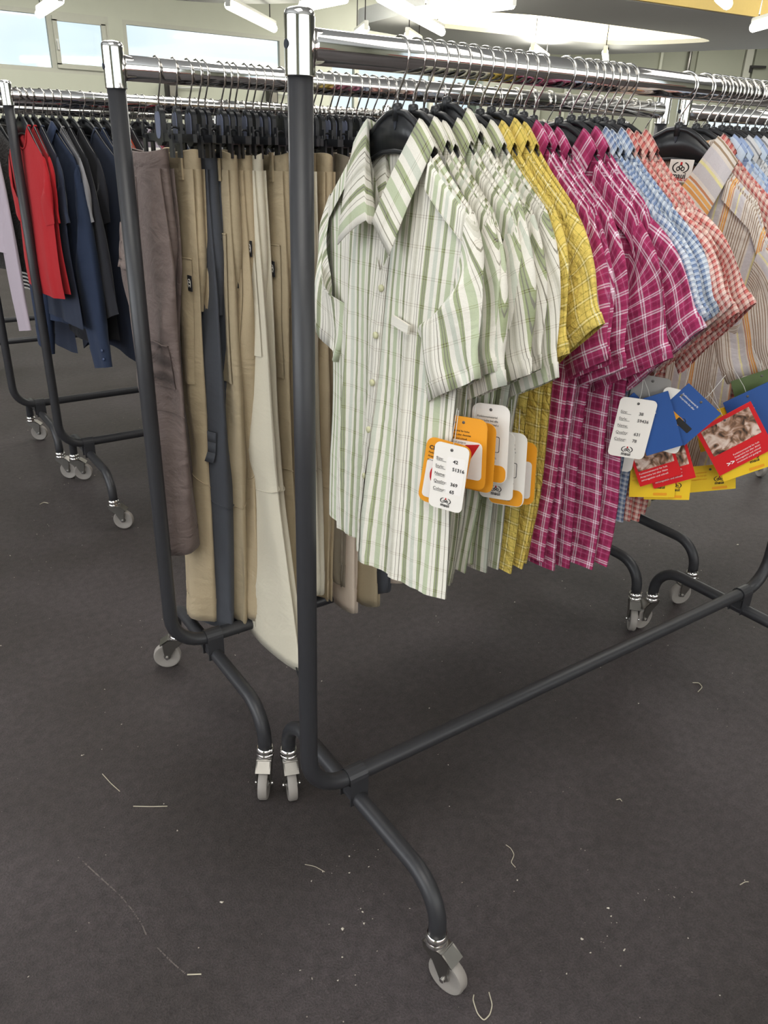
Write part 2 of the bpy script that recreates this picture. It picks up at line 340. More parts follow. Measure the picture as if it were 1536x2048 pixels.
# hanging ceiling islands
def island(name, outer, inner, z, th, label, rise=.16):
    outer = np.array(outer); c = np.mean(inner, 0) if inner is not None else np.mean(outer, 0); n = 96
    def star(poly):
        P = np.array(poly, float); out = []
        for a in np.linspace(0, 2 * PI, n, endpoint=False):
            d = np.array([math.cos(a), math.sin(a)]); best = None
            for i in range(len(P)):
                p, q = P[i], P[(i + 1) % len(P)]; e = q - p; den = d[0] * e[1] - d[1] * e[0]
                if abs(den) < 1e-9: continue
                w = p - c; t = (w[0] * e[1] - w[1] * e[0]) / den; s_ = (w[0] * d[1] - w[1] * d[0]) / den
                if t > 0 and -1e-9 <= s_ <= 1 + 1e-9 and (best is None or t > best): best = t
            out.append(c + d * best)
        out = np.array(out)
        for _ in range(2): out = (np.roll(out, 1, 0) + 2 * out + np.roll(out, -1, 0)) / 4
        return out
    def ring(p, h): return np.concatenate([p, np.full((n, 1), h)], 1)
    o = star(outer); root = empty(name, (c[0], c[1], z)); struct(root, label); off = np.array([c[0], c[1], z])
    if inner is not None:
        i_ = star(inner); i2 = c + (i_ - c) * .93; i3 = c + (i_ - c) * .985
        rings = np.array([ring(o, z + th), ring(o, z), ring(i_, z), ring(i3, z + .05)]) - off
        G().grid(rings, wrapu=True, flip=True).obj('slab', M['ceil'], root, auto=35)
        rings = np.array([ring(i3, z + .05), ring(i2, z + rise)] + [ring(c + (i2 - c) * k, z + rise) for k in (.6, .2, .01)]) - off
        G().grid(rings, wrapu=True, flip=True).obj('light_recess', M['cove'], root, auto=35)
    else:
        rings = np.array([ring(o, z + th), ring(o, z + .05), ring(c + (o - c) * .985, z)] + [ring(c + (o - c) * k, z) for k in (.6, .2, .01)]) - off
        G().grid(rings, wrapu=True, flip=True).obj('slab', M['ceil'], root, auto=50)
    return root
island('ceiling_island', [(5.45, 5.62), (5.75, 7.4), (6.05, 9.5), (7.9, 9.9), (9.5, 9.98), (10.15, 9.7), (10.6, 8.9), (11.35, 6.6), (11.8, 4.85), (8.9, 5.17), (6.8, 5.46)],
       [(6.2, 8.3), (6.6, 8.62), (8.4, 8.35), (9.7, 8.05), (10.0, 7.6), (10.25, 6.72), (9.5, 6.62), (7.0, 6.85), (6.35, 7.1)], 2.75, .19, 'white ceiling island with a glowing oblong light recess')
M['warm'] = plain('warm lit fascia', (238, 206, 120), .6, 0, .03)  # warm light on the island's near side face, painted as yellow colour
struct(G().box((8.6, 5.13, 2.85), (6.6, .04, .21), R(-7.6)).obj('trim_3', M['warm'], smooth=False), 'warm lit fascia on the near edge of the ceiling island, the warm light painted yellow')
th = np.linspace(0, 2 * PI, 40, endpoint=False)
island('ceiling_sail', np.stack([2.9 + 1.9 * np.cos(th), 7.3 + 1.95 * np.sin(th)], 1), None, 2.75, .25, 'grey rounded ceiling sail above the first racks')

# pendant fluorescent lamps
CAMP = np.array([-.526, -.95, 1.357])
LAMPS = [((2.986, 13.505), (2.865, 11.79), 'tube lamp above the small opening sash'), ((4.683, 10.404), (6.237, 12.111), 'tube lamp slanting down in front of the long high window'),
         ((5.477, 9.835), (5.501, 8.776), 'tube lamp with a grey housing nearest the tall chrome cap'), ((5.763, 8.389), (8.252, 10.323), 'longest bright tube lamp crossing the ceiling island corner'),
         ((6.971, 9.27), (7.174, 7.556), 'bright tube lamp beside the glowing recess'), ((7.637, 11.862), (7.225, 10.929), 'short tube lamp just above the nearest chrome rail'),
         ((8.12, 11.061), (8.919, 11.788), 'short tube lamp touching the first hanger hooks in view'), ((10.805, 10.932), (12.287, 12.029), 'distant tube lamp under the island edge'),
         ((13.711, 11.746), (11.925, 10.228), 'distant upright looking tube lamp before the corner wall'), ((10.747, 6.557), (10.2, 5.7), 'tube lamp at the right edge of the picture'),
         ((8.437, 5.515), (8.865, 5.705), 'short tube lamp above the warm lit fascia')]
for i, (a, b_, lab) in enumerate(LAMPS):
    k = .74 if i not in (9, 10) else .70
    a = CAMP + (np.array(a + (2.95,)) - CAMP) * k; b_ = CAMP + (np.array(b_ + (2.95,)) - CAMP) * k
    c = (a + b_) / 2; d = b_ - a; Ln = np.linalg.norm(d); yaw = math.atan2(d[1], d[0])
    r = empty('pendant_lamp', c, yaw); tag(r, lab, 'lamp', 'hanging tube lamps')
    G().tube([(-Ln / 2, 0, 0), (Ln / 2, 0, 0)], .042, 12).obj('tube', M['tube'], r)
    G().box((0, 0, .065), (Ln + .04, .045, .03)).box((-Ln / 2 - .012, 0, .03), (.024, .05, .085)).box((Ln / 2 + .012, 0, .03), (.024, .05, .085)).obj('housing', M['white'], r, smooth=False)
    if i in (3, 4, 7, 9):
        up = bpy.data.lights.new('added_uplight', 'AREA'); up.shape = 'RECTANGLE'; up.size = Ln; up.size_y = .06; up.energy = 16; up.color = (1, .97, .9); uo = bpy.data.objects.new('added_uplight', up); link(uo, r); uo.location = (0, 0, .1); uo.rotation_euler = (PI, 0, 0)  # added light facing up to brighten the island underside, no real lamp part
    for s in (-.4, .4): G().tube([(s * Ln, 0, .09), (s * Ln, 0, HC - c[2])], .006, 6).obj('cable', M['dark'], r)
# small dark boxes on the back wall
for x, lab in ((4.38, 'small dark wall box under the long high window'), (6.08, 'small dark wall box beside the second pier')):
    r = empty('wall_box', (x, Y1 - .06, 1.86)); tag(r, lab, 'wall box', 'dark boxes on the back wall')
    G().box((0, 0, .1), (.16, .12, .2)).obj('case', M['dark'], r, smooth=False); G().box((.0, -.07, .1), (.1, .03, .14)).obj('cover', M['steel'], r, smooth=False)
    G().tube([(.08, 0, .15), (.5, 0, .17)], .012, 6).obj('conduit', M['white'], r)

# ------------------------------------------------------------------ garment racks
HB, HT, FX, FL, ZF = .259, 1.459, .099, .272, .212       # low rail, hanging rail, foot inset, half foot, foot tube height
CASTER = {}
def caster_meshes():
    CASTER['collar'] = (G().lathe([(.0175, .092), (.0205, .095), (.0205, .100), (.0185, .103), (.0205, .106), (.0205, .114), (.0172, .118)], 20).mesh('collar'), M['chrome'])
    g = G(); side = [(.017, .095), (-.024, .096), (-.040, .085), (-.036, .036), (-.030, .030), (-.024, .034), (-.006, .066), (.017, .084)]
    g.prism([(x, z) for x, z in side][::-1], .0135, .0165, 'xz'); g.prism([(x, z) for x, z in side][::-1], -.0165, -.0135, 'xz')
    g.box((-.003, 0, .0945), (.044, .033, .003)); a = math.atan2(-.018, -.024)
    g.box((-.034, 0, .087), (.030, .033, .003), M=((math.cos(.62), 0, -math.sin(.62)), (0, 1, 0), (math.sin(.62), 0, math.cos(.62))))
    CASTER['fork'] = (g.mesh('fork', False), M['steel'])
    ty = [(.0255, -.0085), (.030, -.0105), (.0350, -.0100), (.0372, -.0065), (.0372, .0065), (.0350, .0100), (.030, .0105), (.0255, .0085)]
    CASTER['wheel'] = (G().lathe(ty, 28, (-.030, 0, .0372), 'y').mesh('wheel'), M['rubber'])
    hu = [(.0025, -.0115), (.0085, -.0115), (.0105, -.0075), (.0235, -.0055), (.0257, -.0082), (.0257, .0082), (.0235, .0055), (.0105, .0075), (.0085, .0115), (.0025, .0115)]
    CASTER['hub'] = (G().lathe(hu, 24, (-.030, 0, .0372), 'y').mesh('hub'), M['hub'])
    CASTER['axle'] = (G().lathe([(1e-7, -.0205), (.0045, -.020), (.0045, .020), (1e-7, .0205)], 12, (-.030, 0, .0372), 'y').mesh('axle'), M['chrome'])
    for me, mt in CASTER.values(): me.materials.append(mt)
    for k in CASTER: CASTER[k][0].set_sharp_from_angle(angle=R(40))
caster_meshes()
RACKM = {}
def rack_meshes(L):
    r = .085; n = 9
    p = [(0, 0, HT - .03), (0, 0, .9), (0, 0, HB + r)] + list(arc((r, 0, HB + r), r, PI, 1.5 * PI, n, (1, 0, 0), (0, 0, 1)))[1:]
    p += [(L / 2, 0, HB)] + list(arc((L - r, 0, HB + r), r, 1.5 * PI, 2 * PI, n, (1, 0, 0), (0, 0, 1))) + [(L, 0, .9), (L, 0, HT - .03)]
    d = {}
    d['frame'] = (G().tube(p, .0160, 16).mesh('frame'), 'post')
    d['hanging_rail'] = (G().tube([(.016, 0, HT), (L / 2, 0, HT), (L - .016, 0, HT)], .0200, 24).mesh('hanging_rail'), 'chrome')
    cap = [(.0172, -.033), (.0186, -.032), (.0186, .029), (.0180, .0335), (.0162, .0365), (.012, .0385), (.006, .0395), (1e-7, .0398)]
    d['cap'] = (G().lathe(cap, 28).mesh('post_cap'), 'chrome')
    d['hole'] = (G().lathe([(1e-7, -.0190), (.0052, -.0190), (.0052, -.0175)], 14, axis='x').mesh('bolt_hole'), 'hole')
    rb = .080
    q = [(0, -FL, .112), (0, -FL, ZF - rb)] + list(arc((0, -FL + rb, ZF - rb), rb, PI, .5 * PI, 9, (0, 1, 0), (0, 0, 1)))[1:]
    q = q + [(0, 0, ZF)] + [(0, -y, z) for _, y, z in q[::-1]]
    d['foot'] = (G().tube(q, .0158, 16).mesh('foot'), 'post')
    prof = [(-.0195, -.058), (-.0195, -.006)] + [(.0195 * math.cos(a), .0195 * math.sin(a)) for a in np.linspace(PI, 0, 9)] + [(.0195, -.006), (.0195, -.058)]
    prof += [(.0172, -.058), (.0172, -.006)] + [(.0172 * math.cos(a), .0172 * math.sin(a)) for a in np.linspace(0, PI, 9)] + [(-.0172, -.006), (-.0172, -.058)]
    g = G()   # strap over the low rail, welded to the foot tube
    P = np.array(prof); k = len(P) // 2; outer, inner = P[:k], P[k:][::-1]
    for i in range(k - 1):
        a, b_, c, e = outer[i], outer[i + 1], inner[i + 1], inner[i]
        V = [(-.02, *a), (-.02, *b_), (-.02, *c), (-.02, *e), (.02, *a), (.02, *b_), (.02, *c), (.02, *e)]
        g.add(V, [(0, 1, 2, 3), (7, 6, 5, 4), (0, 4, 5, 1), (2, 6, 7, 3)])
    g.box((0, 0, -.032), (.030, .026, .028))
    d['clamp'] = (g.mesh('clamp', False), 'post')
    for me, mt in d.values(): me.materials.append(M[mt])
    d['cap'][0].set_sharp_from_angle(angle=R(38)); d['hole'][0].set_sharp_from_angle(angle=R(30))
    return d
def rack(x, y, L, label, yaws, skip_far=False):
    key = round(L, 3)
    if key not in RACKM: RACKM[key] = rack_meshes(L)
    d = RACKM[key]; r = empty('garment_rack', (x, y, 0)); tag(r, label, 'rack', 'rolling garment racks')
    mobj('frame', d['frame'][0], r); mobj('hanging_rail', d['hanging_rail'][0], r)
    for k, xx in enumerate((0, L)):
        c = mobj('post_cap', d['cap'][0], r); c.location = (xx, 0, HT); c.rotation_euler = (0, 0, 0 if k == 0 else PI)
        mobj('bolt_hole', d['hole'][0], c)
    for k, xx in enumerate((FX, L - FX)):
        f = mobj('foot', d['foot'][0], r); f.location = (xx, 0, 0)
        c = mobj('clamp', d['clamp'][0], r); c.location = (xx, 0, HB)
        for j, yy in enumerate((-FL, FL)):
            e = bpy.data.objects.new('caster', None); link(e, r); e.location = (xx, yy, 0); e.rotation_euler = (0, 0, R(yaws[2 * k + j]))
            e.empty_display_size = .03
            for nm, (me, mt) in CASTER.items(): mobj(nm, me, e)
    return r
LA = 1.476
YA, YB, YC, YD, YE, YF, YG = 0., .576, 2.063, 2.66, 3.92, 4.52, 5.95
rack(0, YA, LA, 'nearest rack with short sleeved check shirts, tall chrome cap in front', (105, 70, 20, 355))
rack(-.043, YB, LA, 'second rack hung with khaki and charcoal trousers', (55, 335, 45, 100))
rack(1.505, YB - .012, LA, 'rack continuing behind the orange striped shirt at the right edge', (340, 20, 10, 60))
rack(.074, YC, LA, 'rack across the aisle with navy and red tops', (145, 152, 30, 70))
rack(.030, YD, LA, 'rack behind the navy tops with its low rail in view', (140, 148, 30, 80))
rack(-.05, YE, LA, 'far rack behind the mauve sleeve', (120, 80, 20, 40))
rack(1.62, YC + .03, LA, 'rack end to end with the navy tops rack', (10, 40, 20, 90))
rack(1.60, YD + .02, LA, 'middle rack beyond the trousers', (10, 40, 20, 90))
rack(1.62, YE + .05, LA, 'farther rack seen between the hooks', (10, 40, 20, 90))
rack(.02, YF, LA, 'farthest rack on the left by the plaster wall', (10, 40, 20, 90))
rack(1.72, YF + .05, LA, 'farthest rack in the middle by the windows', (10, 40, 20, 90))
rack(3.35, YE - .2, LA, 'far rack before the deep window', (10, 40, 20, 90))

# ------------------------------------------------------------------ hangers
def hook_path(dz=0.):
    a = np.radians(np.linspace(-38, 205, 22)); r = .0222
    p = [(0, r * math.cos(t), r * math.sin(t)) for t in a]
    return p + [(0, -.0195, -.014), (0, -.010, -.029), (0, -.0015, -.042), (0, 0, -.047), (0, 0, -.062 + dz)]
PLY = [0, .02, .04, .06, .08, .11, .15, .185, .192]; PLZ = [-.064, -.067, -.077, -.092, -.110, -.137, -.169, -.195, -.203]
PBY = [0, .03, .06, .09, .12, .15, .185, .192]; PBZ = [-.112, -.114, -.124, -.148, -.170, -.190, -.212, -.210]
HG = {}
def hanger_meshes():
    HG['hook'] = G().tube(hook_path(), .0016, 7).mesh('hook'); HG['hook'].materials.append(M['wire'])
    ys = np.linspace(-.158, .158, 33); top = [(y, float(np.interp(abs(y), PLY, PLZ))) for y in ys]; bot = [(y, float(np.interp(abs(y), PBY, PBZ))) for y in ys]
    g = G(); P = np.array([[(x, y, z) for y, z in q] for x, q in ((.0025, top), (.0025, bot), (-.0025, bot), (-.0025, top), (.0025, top))])
    g.grid(P, flip=True)
    rt = np.interp(np.abs(ys), [0, .055, .085, .2], [.0048, .0044, .0018, .0014])
    g.tube([(0, y, z) for y, z in top], rt, 8); g.tube([(0, y, z) for y, z in bot], rt * .8, 8)
    g.lathe([(.006, -.076), (.0068, -.062), (.0068, -.056), (.0045, -.054)], 12)
    HG['plate'] = g.mesh('plate'); HG['plate'].materials.append(M['black'])
    # small dark recess and moulded mark on the plate
    g = G().prism([(-.004, -.070), (.004, -.070), (.0022, -.083), (0, -.087), (-.0022, -.083)], -.0036, -.0022, 'yz'); HG['recess'] = g.mesh('recess', False); HG['recess'].materials.append(M['hole'])
    # clip hanger: centre plate with a sticker window, bar and two spring clips
    pl = rrect(.040, .062, .016); g = G().prism([(y, z - .089) for y, z in pl], -.004, .004, 'yz').lathe([(.006, -.066), (.0066, -.056), (.0045, -.054)], 10)
    for s in (-1, 1): g.box((0, s * .055, -.106), (.007, .09, .013), M=None)
    g.box((0, 0, -.104), (.009, .05, .02)); HG['clip_bar'] = g.mesh('clip_bar', False); HG['clip_bar'].materials.append(M['black'])
    HG['sticker'] = G().prism([(y * .62, z * .72 - .086) for y, z in pl], -.0052, -.0038, 'yz').mesh('sticker', False); HG['sticker'].materials.append(M['sticker'])
    g = G()
    for sx in (-1, 1):
        g.box((sx * .0070, 0, -.008), (.004, .017, .036)); g.box((sx * .0090, 0, .020), (.003, .012, .018))
    cir = arc((0, 0, .012), .011, 0, 2 * PI, 14, (1, 0, 0), (0, 0, 1)); g.tube(cir, .0022, 6); g.box((0, 0, .0), (.012, .018, .006))
    HG['clip'] = g.mesh('clip', False); HG['clip'].materials.append(M['black'])
hanger_meshes()
def shirt_hanger(x, y, yaw, label, group, dz=0., recess=True):
    r = empty('shirt_hanger', (x, y, HT), yaw); tag(r, label, 'hanger', group)
    mobj('hook', HG['hook'], r); p = mobj('shoulder_plate', HG['plate'], r)
    if dz:
        p.location.z = dz
    if recess: mobj('recess', HG['recess'], p)
    return r
def clip_hanger(x, y, yaw, label, group, half=.085, sticker=True, detail=True):
    r = empty('clip_hanger', (x, y, HT), yaw); tag(r, label, 'hanger', group)
    mobj('hook', HG['hook'], r); b_ = mobj('clip_bar', HG['clip_bar'], r)
    if sticker: mobj('sticker', HG['sticker'], b_)
    if detail:
        for s in (-1, 1):
            c = mobj('clip', HG['clip'], r); c.location = (0, s * half, -.112)
    return r

# ------------------------------------------------------------------ cloth
WH = (236, 231, 219)
CL = {}
CL['green'] = weave('green striped cotton', WH, (98, [(0, 2.4, (132, 146, 84)), (2.4, 3.5, (52, 56, 26)), (3.5, 6.4, (122, 138, 76)), (6.4, 7.5, (52, 56, 26)), (7.5, 10, (140, 154, 92)), (14, 15, (98, 90, 70)), (19, 19.9, (120, 110, 92)),
     (23, 25.2, (208, 204, 190)), (25.2, 27.4, (188, 184, 166)), (27.4, 30, (208, 204, 190)), (34, 35, (120, 116, 92)), (41, 43, (116, 132, 66)), (43, 44.2, (44, 48, 22)), (44.2, 47, (116, 132, 70)), (51, 51.7, (140, 132, 112)),
     (56, 65, (174, 188, 148)), (72, 74, (128, 144, 84)), (74, 75, (58, 62, 30)), (75, 78.5, (140, 156, 98)), (84, 91, (196, 202, 186))]),
     (38, [(0, 1.0, (150, 128, 104)), (3.2, 4.2, (150, 128, 104))]), .26, crinkle=.22, cs=38)
CL['yellow'] = weave('yellow crinkle plaid', (230, 203, 106), (26, [(3, 4.0, (104, 96, 44)), (5.2, 6.6, (246, 242, 206)), (7.8, 8.8, (104, 96, 44)), (16, 17, (150, 136, 52))]), (26, [(3, 4.0, (104, 96, 44)), (5.2, 6.6, (246, 242, 206)), (7.8, 8.8, (104, 96, 44)), (16, 17, (150, 136, 52))]), .5, crinkle=.6, cs=90)
CL['magenta'] = weave('magenta plaid', (172, 56, 102), (27, [(2, 4.2, (250, 232, 244)), (5.6, 7.8, (250, 232, 244)), (13, 19, (140, 40, 80)), (21, 22, (206, 128, 164))]), (27, [(2, 4.2, (250, 232, 244)), (5.6, 7.8, (250, 232, 244)), (13, 19, (140, 40, 80)), (21, 22, (206, 128, 164))]), .5, crinkle=.4, cs=60)
CL['blue'] = weave('blue small check', (220, 226, 234), (9, [(0, 3.6, (124, 144, 180)), (3.6, 4.7, (58, 64, 92))]), (9, [(0, 3.6, (124, 144, 180)), (3.6, 4.7, (58, 64, 92))]), .5, crinkle=.4, cs=60)
CL['red'] = weave('red small check', (240, 212, 200), (10, [(0, 3.8, (206, 112, 106)), (3.8, 5.1, (112, 40, 46))]), (10, [(0, 3.8, (206, 112, 106)), (3.8, 5.1, (112, 40, 46))]), .5, crinkle=.4, cs=60)
CL['orange'] = weave('orange and brown striped cotton', (224, 214, 204), (82, [(2 + 4.3 * k, 3.5 + 4.3 * k, (142, 112, 84)) for k in range(7)] + [(34, 37, (226, 152, 62)), (38, 41, (236, 170, 80)), (42, 44, (196, 120, 70)), (47, 56, (200, 194, 196)), (56, 58, (236, 226, 160)), (60, 70, (206, 200, 204)), (73, 74.4, (150, 122, 92)), (77, 78.4, (150, 122, 92))]), (60, []), .12, base2=(226, 214, 202), crinkle=.3, cs=50)
CL['lightblue'] = weave('pale blue dashed check', (206, 218, 234), (44, [(0, 7, (104, 132, 192)), (9, 10, (238, 230, 190)), (20, 21, (58, 64, 96)), (30, 36, (150, 176, 214))]), (44, [(0, 4, (150, 170, 206)), (20, 21, (58, 64, 96))]), .45, crinkle=.3, cs=50)
CL['greystripe'] = weave('grey pinstripe cotton', (214, 212, 212), (9, [(0, 1.6, (128, 128, 134))]), (50, []), .1, crinkle=.3, cs=50)
CL['brown'] = cloth('taupe brown nylon', (112, 98, 93), .9, 34, .7)
CL['khaki'] = cloth('khaki twill', (184, 166, 136), .45, 26)
CL['khaki2'] = cloth('sand twill', (172, 156, 128), .45, 26)
CL['pale'] = cloth('pale stone twill', (214, 206, 186), .25, 22)
CL['cream'] = cloth('cream twill', (222, 204, 186), .25, 22)
CL['charcoal'] = cloth('charcoal twill', (74, 76, 82), .25, 24)
CL['olivegrey'] = cloth('olive grey twill', (136, 126, 110), .3, 24)
CL['navy'] = cloth('navy cotton', (46, 56, 78), .25, 26)
CL['darknavy'] = cloth('dark navy jersey', (48, 54, 70), .15, 18)
CL['redtee'] = cloth('red jersey', (178, 36, 42), .15, 18)
CL['blacktop'] = cloth('black jersey', (38, 38, 43), .2, 20)
CL['mauve'] = cloth('mauve jersey', (188, 174, 184), .2, 20)
CL['greyknit'] = cloth('fluffy dark grey knit', (70, 68, 66), .9, 120)
CL['pinkred'] = cloth('raspberry jersey', (188, 36, 66), .2, 20)
CL['stripebw'] = weave('black and white striped jersey', (30, 30, 32), (500, []), (15, [(0, 7, (214, 208, 200))]), 1.0, crinkle=.2)
CL['heather'] = cloth('heather grey jersey', (140, 138, 140), .2, 30)
CL['orangered'] = cloth('orange red jersey', (230, 84, 46), .2, 30)
CL['wine'] = cloth('wine red jersey', (96, 34, 50), .2, 30)
CL['button'] = plain('pale green button', (206, 204, 166), .35)
CL['buttondark'] = plain('navy button', (70, 84, 116), .3)
CL['paper'] = plain('white card', (242, 236, 228), .5, 0, .02)
CL['ink'] = plain('black ink', (34, 32, 32), .6, 0, .02)
CL['greyink'] = plain('grey ink', (96, 92, 90), .6, 0, .02)
CL['redink'] = plain('red ink', (204, 36, 40), .5, 0, .04)
CL['whiteink'] = plain('white ink', (246, 240, 234), .5, 0, .02)
CL['orangecard'] = plain('orange card', (238, 160, 38), .45, 0, .03)
CL['yellowcard'] = plain('yellow card', (242, 200, 44), .45, 0, .03)
CL['bluecard'] = plain('blue card', (44, 84, 150), .45, 0, .06)
CL['redcard'] = plain('red card', (214, 32, 38), .4, 0, .03)
CL['greencard'] = plain('dark green booklet', (84, 100, 60), .5, 0, .2, 60)
CL['greycard'] = plain('grey translucent card', (150, 146, 142), .4, 0, .05)
CL['clear'] = plain('clear nylon string', (214, 212, 206), .3, 0, .02)
CL['blacklabel'] = plain('black woven label', (30, 30, 32), .8, 0, .05)
def zs(y):   # cloth line over the hanger shoulder
    y = np.abs(y); return np.interp(y, PLY, PLZ) + .0055 - np.clip(y - .165, 0, 1) * 1.2
def smooth01(t): t = np.clip(t, 0, 1); return t * t * (3 - 2 * t)
def folds(U, V, seed, n=5, fx=9., fy=2.2):
    """soft creases: a few slanted waves, sharpened into ridges"""
    r = np.random.RandomState(seed); o = np.zeros_like(U)
    for k in range(n):
        a = r.uniform(.6, 1.4) * fx * (1 + .6 * k); b_ = r.uniform(-1, 1) * fy * (2 + k * 1.2); p = r.uniform(0, 6.28)
        w = np.sin(a * U * 6.28 + b_ * V * 6.28 + p + 1.3 * np.sin(5 * V + p)); o += (1 - np.abs(w) * 1.3) * r.uniform(.5, 1) / (1 + .5 * k)
    return o / n

def shirt(x, y, yaw, mat, label, group, seed=0, hemz=-.725, T=.0085, hw=.178, ang=(75, 75), slen=.205, sw=.155, phi=0., sfront=0., V=.125, collar=.066, cw=.0, flare=.0, amp=.8, yoke=True,
          buttons=True, welt=False, name='short_sleeved_shirt', cat='shirt', crew=False, front=False, hemcurve=0., cuff=False, lowres=False, sT=.012, spread=0., sl_open=.0, slant=.015, dz=0., neck=.062, stand_h=.011):
    r = empty(name, (x, y, HT + dz), yaw); tag(r, label, cat, group); rs = np.random.RandomState(seed)
    nr, nc = (26, 21) if lowres else (46, 37)
    def hwid(t): return hw * (1 - .05 * np.sin(np.clip(t * 1.3, 0, 1) * PI)) + .002 * t + spread * t
    def panel(s0, s1, side, off=0., fl=0.):
        rs2 = np.random.RandomState(seed * 7 + (1 if side < 0 else 2)); s_ = np.linspace(s0, s1, nc); t = np.linspace(0, 1, nr) ** 1.15; Sg, Tg = np.meshgrid(s_, t)
        Y = Sg * hwid(Tg); y0 = Sg * hw; top = zs(y0)
        if side < 0:
            k = np.clip(1 - np.abs(y0) / neck, 0, 1)
            top = np.where(np.abs(y0) < neck, np.minimum(top, zs(neck)) - (V * k if not crew else .07 * np.sqrt(np.clip(1 - (y0 / neck) ** 2, 0, 1))), top)
        else:
            top = np.where(np.abs(y0) < neck, zs(neck) - .012 * np.clip(1 - (y0 / neck) ** 2, 0, 1), top)
        hem = hemz + .010 * np.sin(3 * Sg + seed) * .6 + hemcurve * (np.abs(Sg) ** 2)
        Z = top + (hem - top) * Tg
        prof = (1 - np.abs(Sg) ** 2.6); f = folds(Sg * .5, Tg, seed + (3 if side < 0 else 7))
        lowf = .25 + .75 * smooth01(Tg * 1.4)
        D = T * prof * (.55 + .45 * smooth01(Tg * 3)) + amp * (.0052 * f + .005 * np.sin(6.28 * (1.6 * Sg + .3 * seed) + 1.5 * Tg) * smooth01(Tg - .1)) * lowf * prof
        for kf in range(6):
            c0, sl, hh, ww = rs2.uniform(-.85, .85), rs2.uniform(-.25, .25), rs2.uniform(-.6, 1.), rs2.uniform(.035, .07)
            D = D + amp * .0085 * hh * smooth01(Tg * 1.5 - .15 * rs2.rand()) * np.exp(-((Sg - c0 - sl * (Tg - 1)) / (ww * (.7 + .8 * Tg))) ** 2) * (prof if amp < 1.4 else 1)
        D = np.maximum(D, .0050 * (1 - np.abs(Sg) ** 8) * smooth01(Tg * 40)) + off + fl * smooth01((Tg - .45) * 1.8) * prof
        Xg = side * D + .004 * np.sin(2.2 * Tg * 3.14 + seed) * Tg * (0 if front else 1)
        Y = Y + amp * .004 * np.sin(7 * Tg + seed) * np.sign(Sg) * np.abs(Sg) * Tg
        P = np.stack([Xg, Y, Z], -1); UV = np.stack([Sg * hw + .011 * seed, Z], -1)
        return P, UV
    P, UV = panel(-1, 1, 1); G().grid(P, UV, flip=False).obj('back_panel', mat, r)
    if crew:
        P, UV = panel(-1, 1, -1); G().grid(P, UV, flip=True).obj('front_panel', mat, r)
    else:
        P, UV = panel(-1, .075, -1, .002, flare); G().grid(P, UV, flip=True).obj('front_panel', mat, r); PR = P
        P, UV = panel(-.05, 1, -1); G().grid(P, UV, flip=True).obj('front_panel', mat, r)
        # placket strip down the overlapping front edge
        s_ = np.linspace(-.085, .085, 7) * 1.0; j = [int(np.argmin(abs(np.linspace(-1, .075, nc) - q))) for q in (-.10, -.04, .02, .075)]
        Q = PR[:, j].copy(); Q[..., 0] -= .0022 + .001 * np.array([0, 1, 1, 0]); i0 = max(2, int(nr * .16))
        Q = Q[i0:]; UVq = np.stack([Q[..., 1] + .03, Q[..., 2]], -1)
        pk = G().grid(Q, UVq, flip=True).obj('placket', mat, r)
        if buttons:
            nb = 6
            for k in range(nb):
                q = Q[min(len(Q) - 1, int((k + .5) / nb * len(Q) * .95)), 1]
                G().lathe([(1e-7, -.0030), (.0036, -.0030), (.0052, -.0020), (.0052, .001)], 12, (q[0] - .001, q[1] - .002, q[2]), 'x').obj('button', CL['buttondark'] if mat == CL['navy'] else CL['button'], r)
    # shoulder yoke strips with the cloth turned a quarter
    if yoke:
        for sg in (-1, 1):
            yy = np.linspace(neck + .030, hw - .004, 9); dd = np.linspace(0, .040, 5); YY, DD = np.meshgrid(yy, dd)
            Z = zs(YY) - DD + .001; Xf = -(np.maximum(T * (1 - (YY / hw) ** 2.6) * (.62 + DD * 5), .0052 * (1 - (YY / hw) ** 8)) + .0040 + DD * .03)
            Xf[0] = 0.0; Z[0] += .002
            G().grid(np.stack([Xf, sg * YY, Z], -1), np.stack([YY * 1.28 + .017 * seed, DD], -1), flip=(sg > 0)).obj('yoke', mat, r)
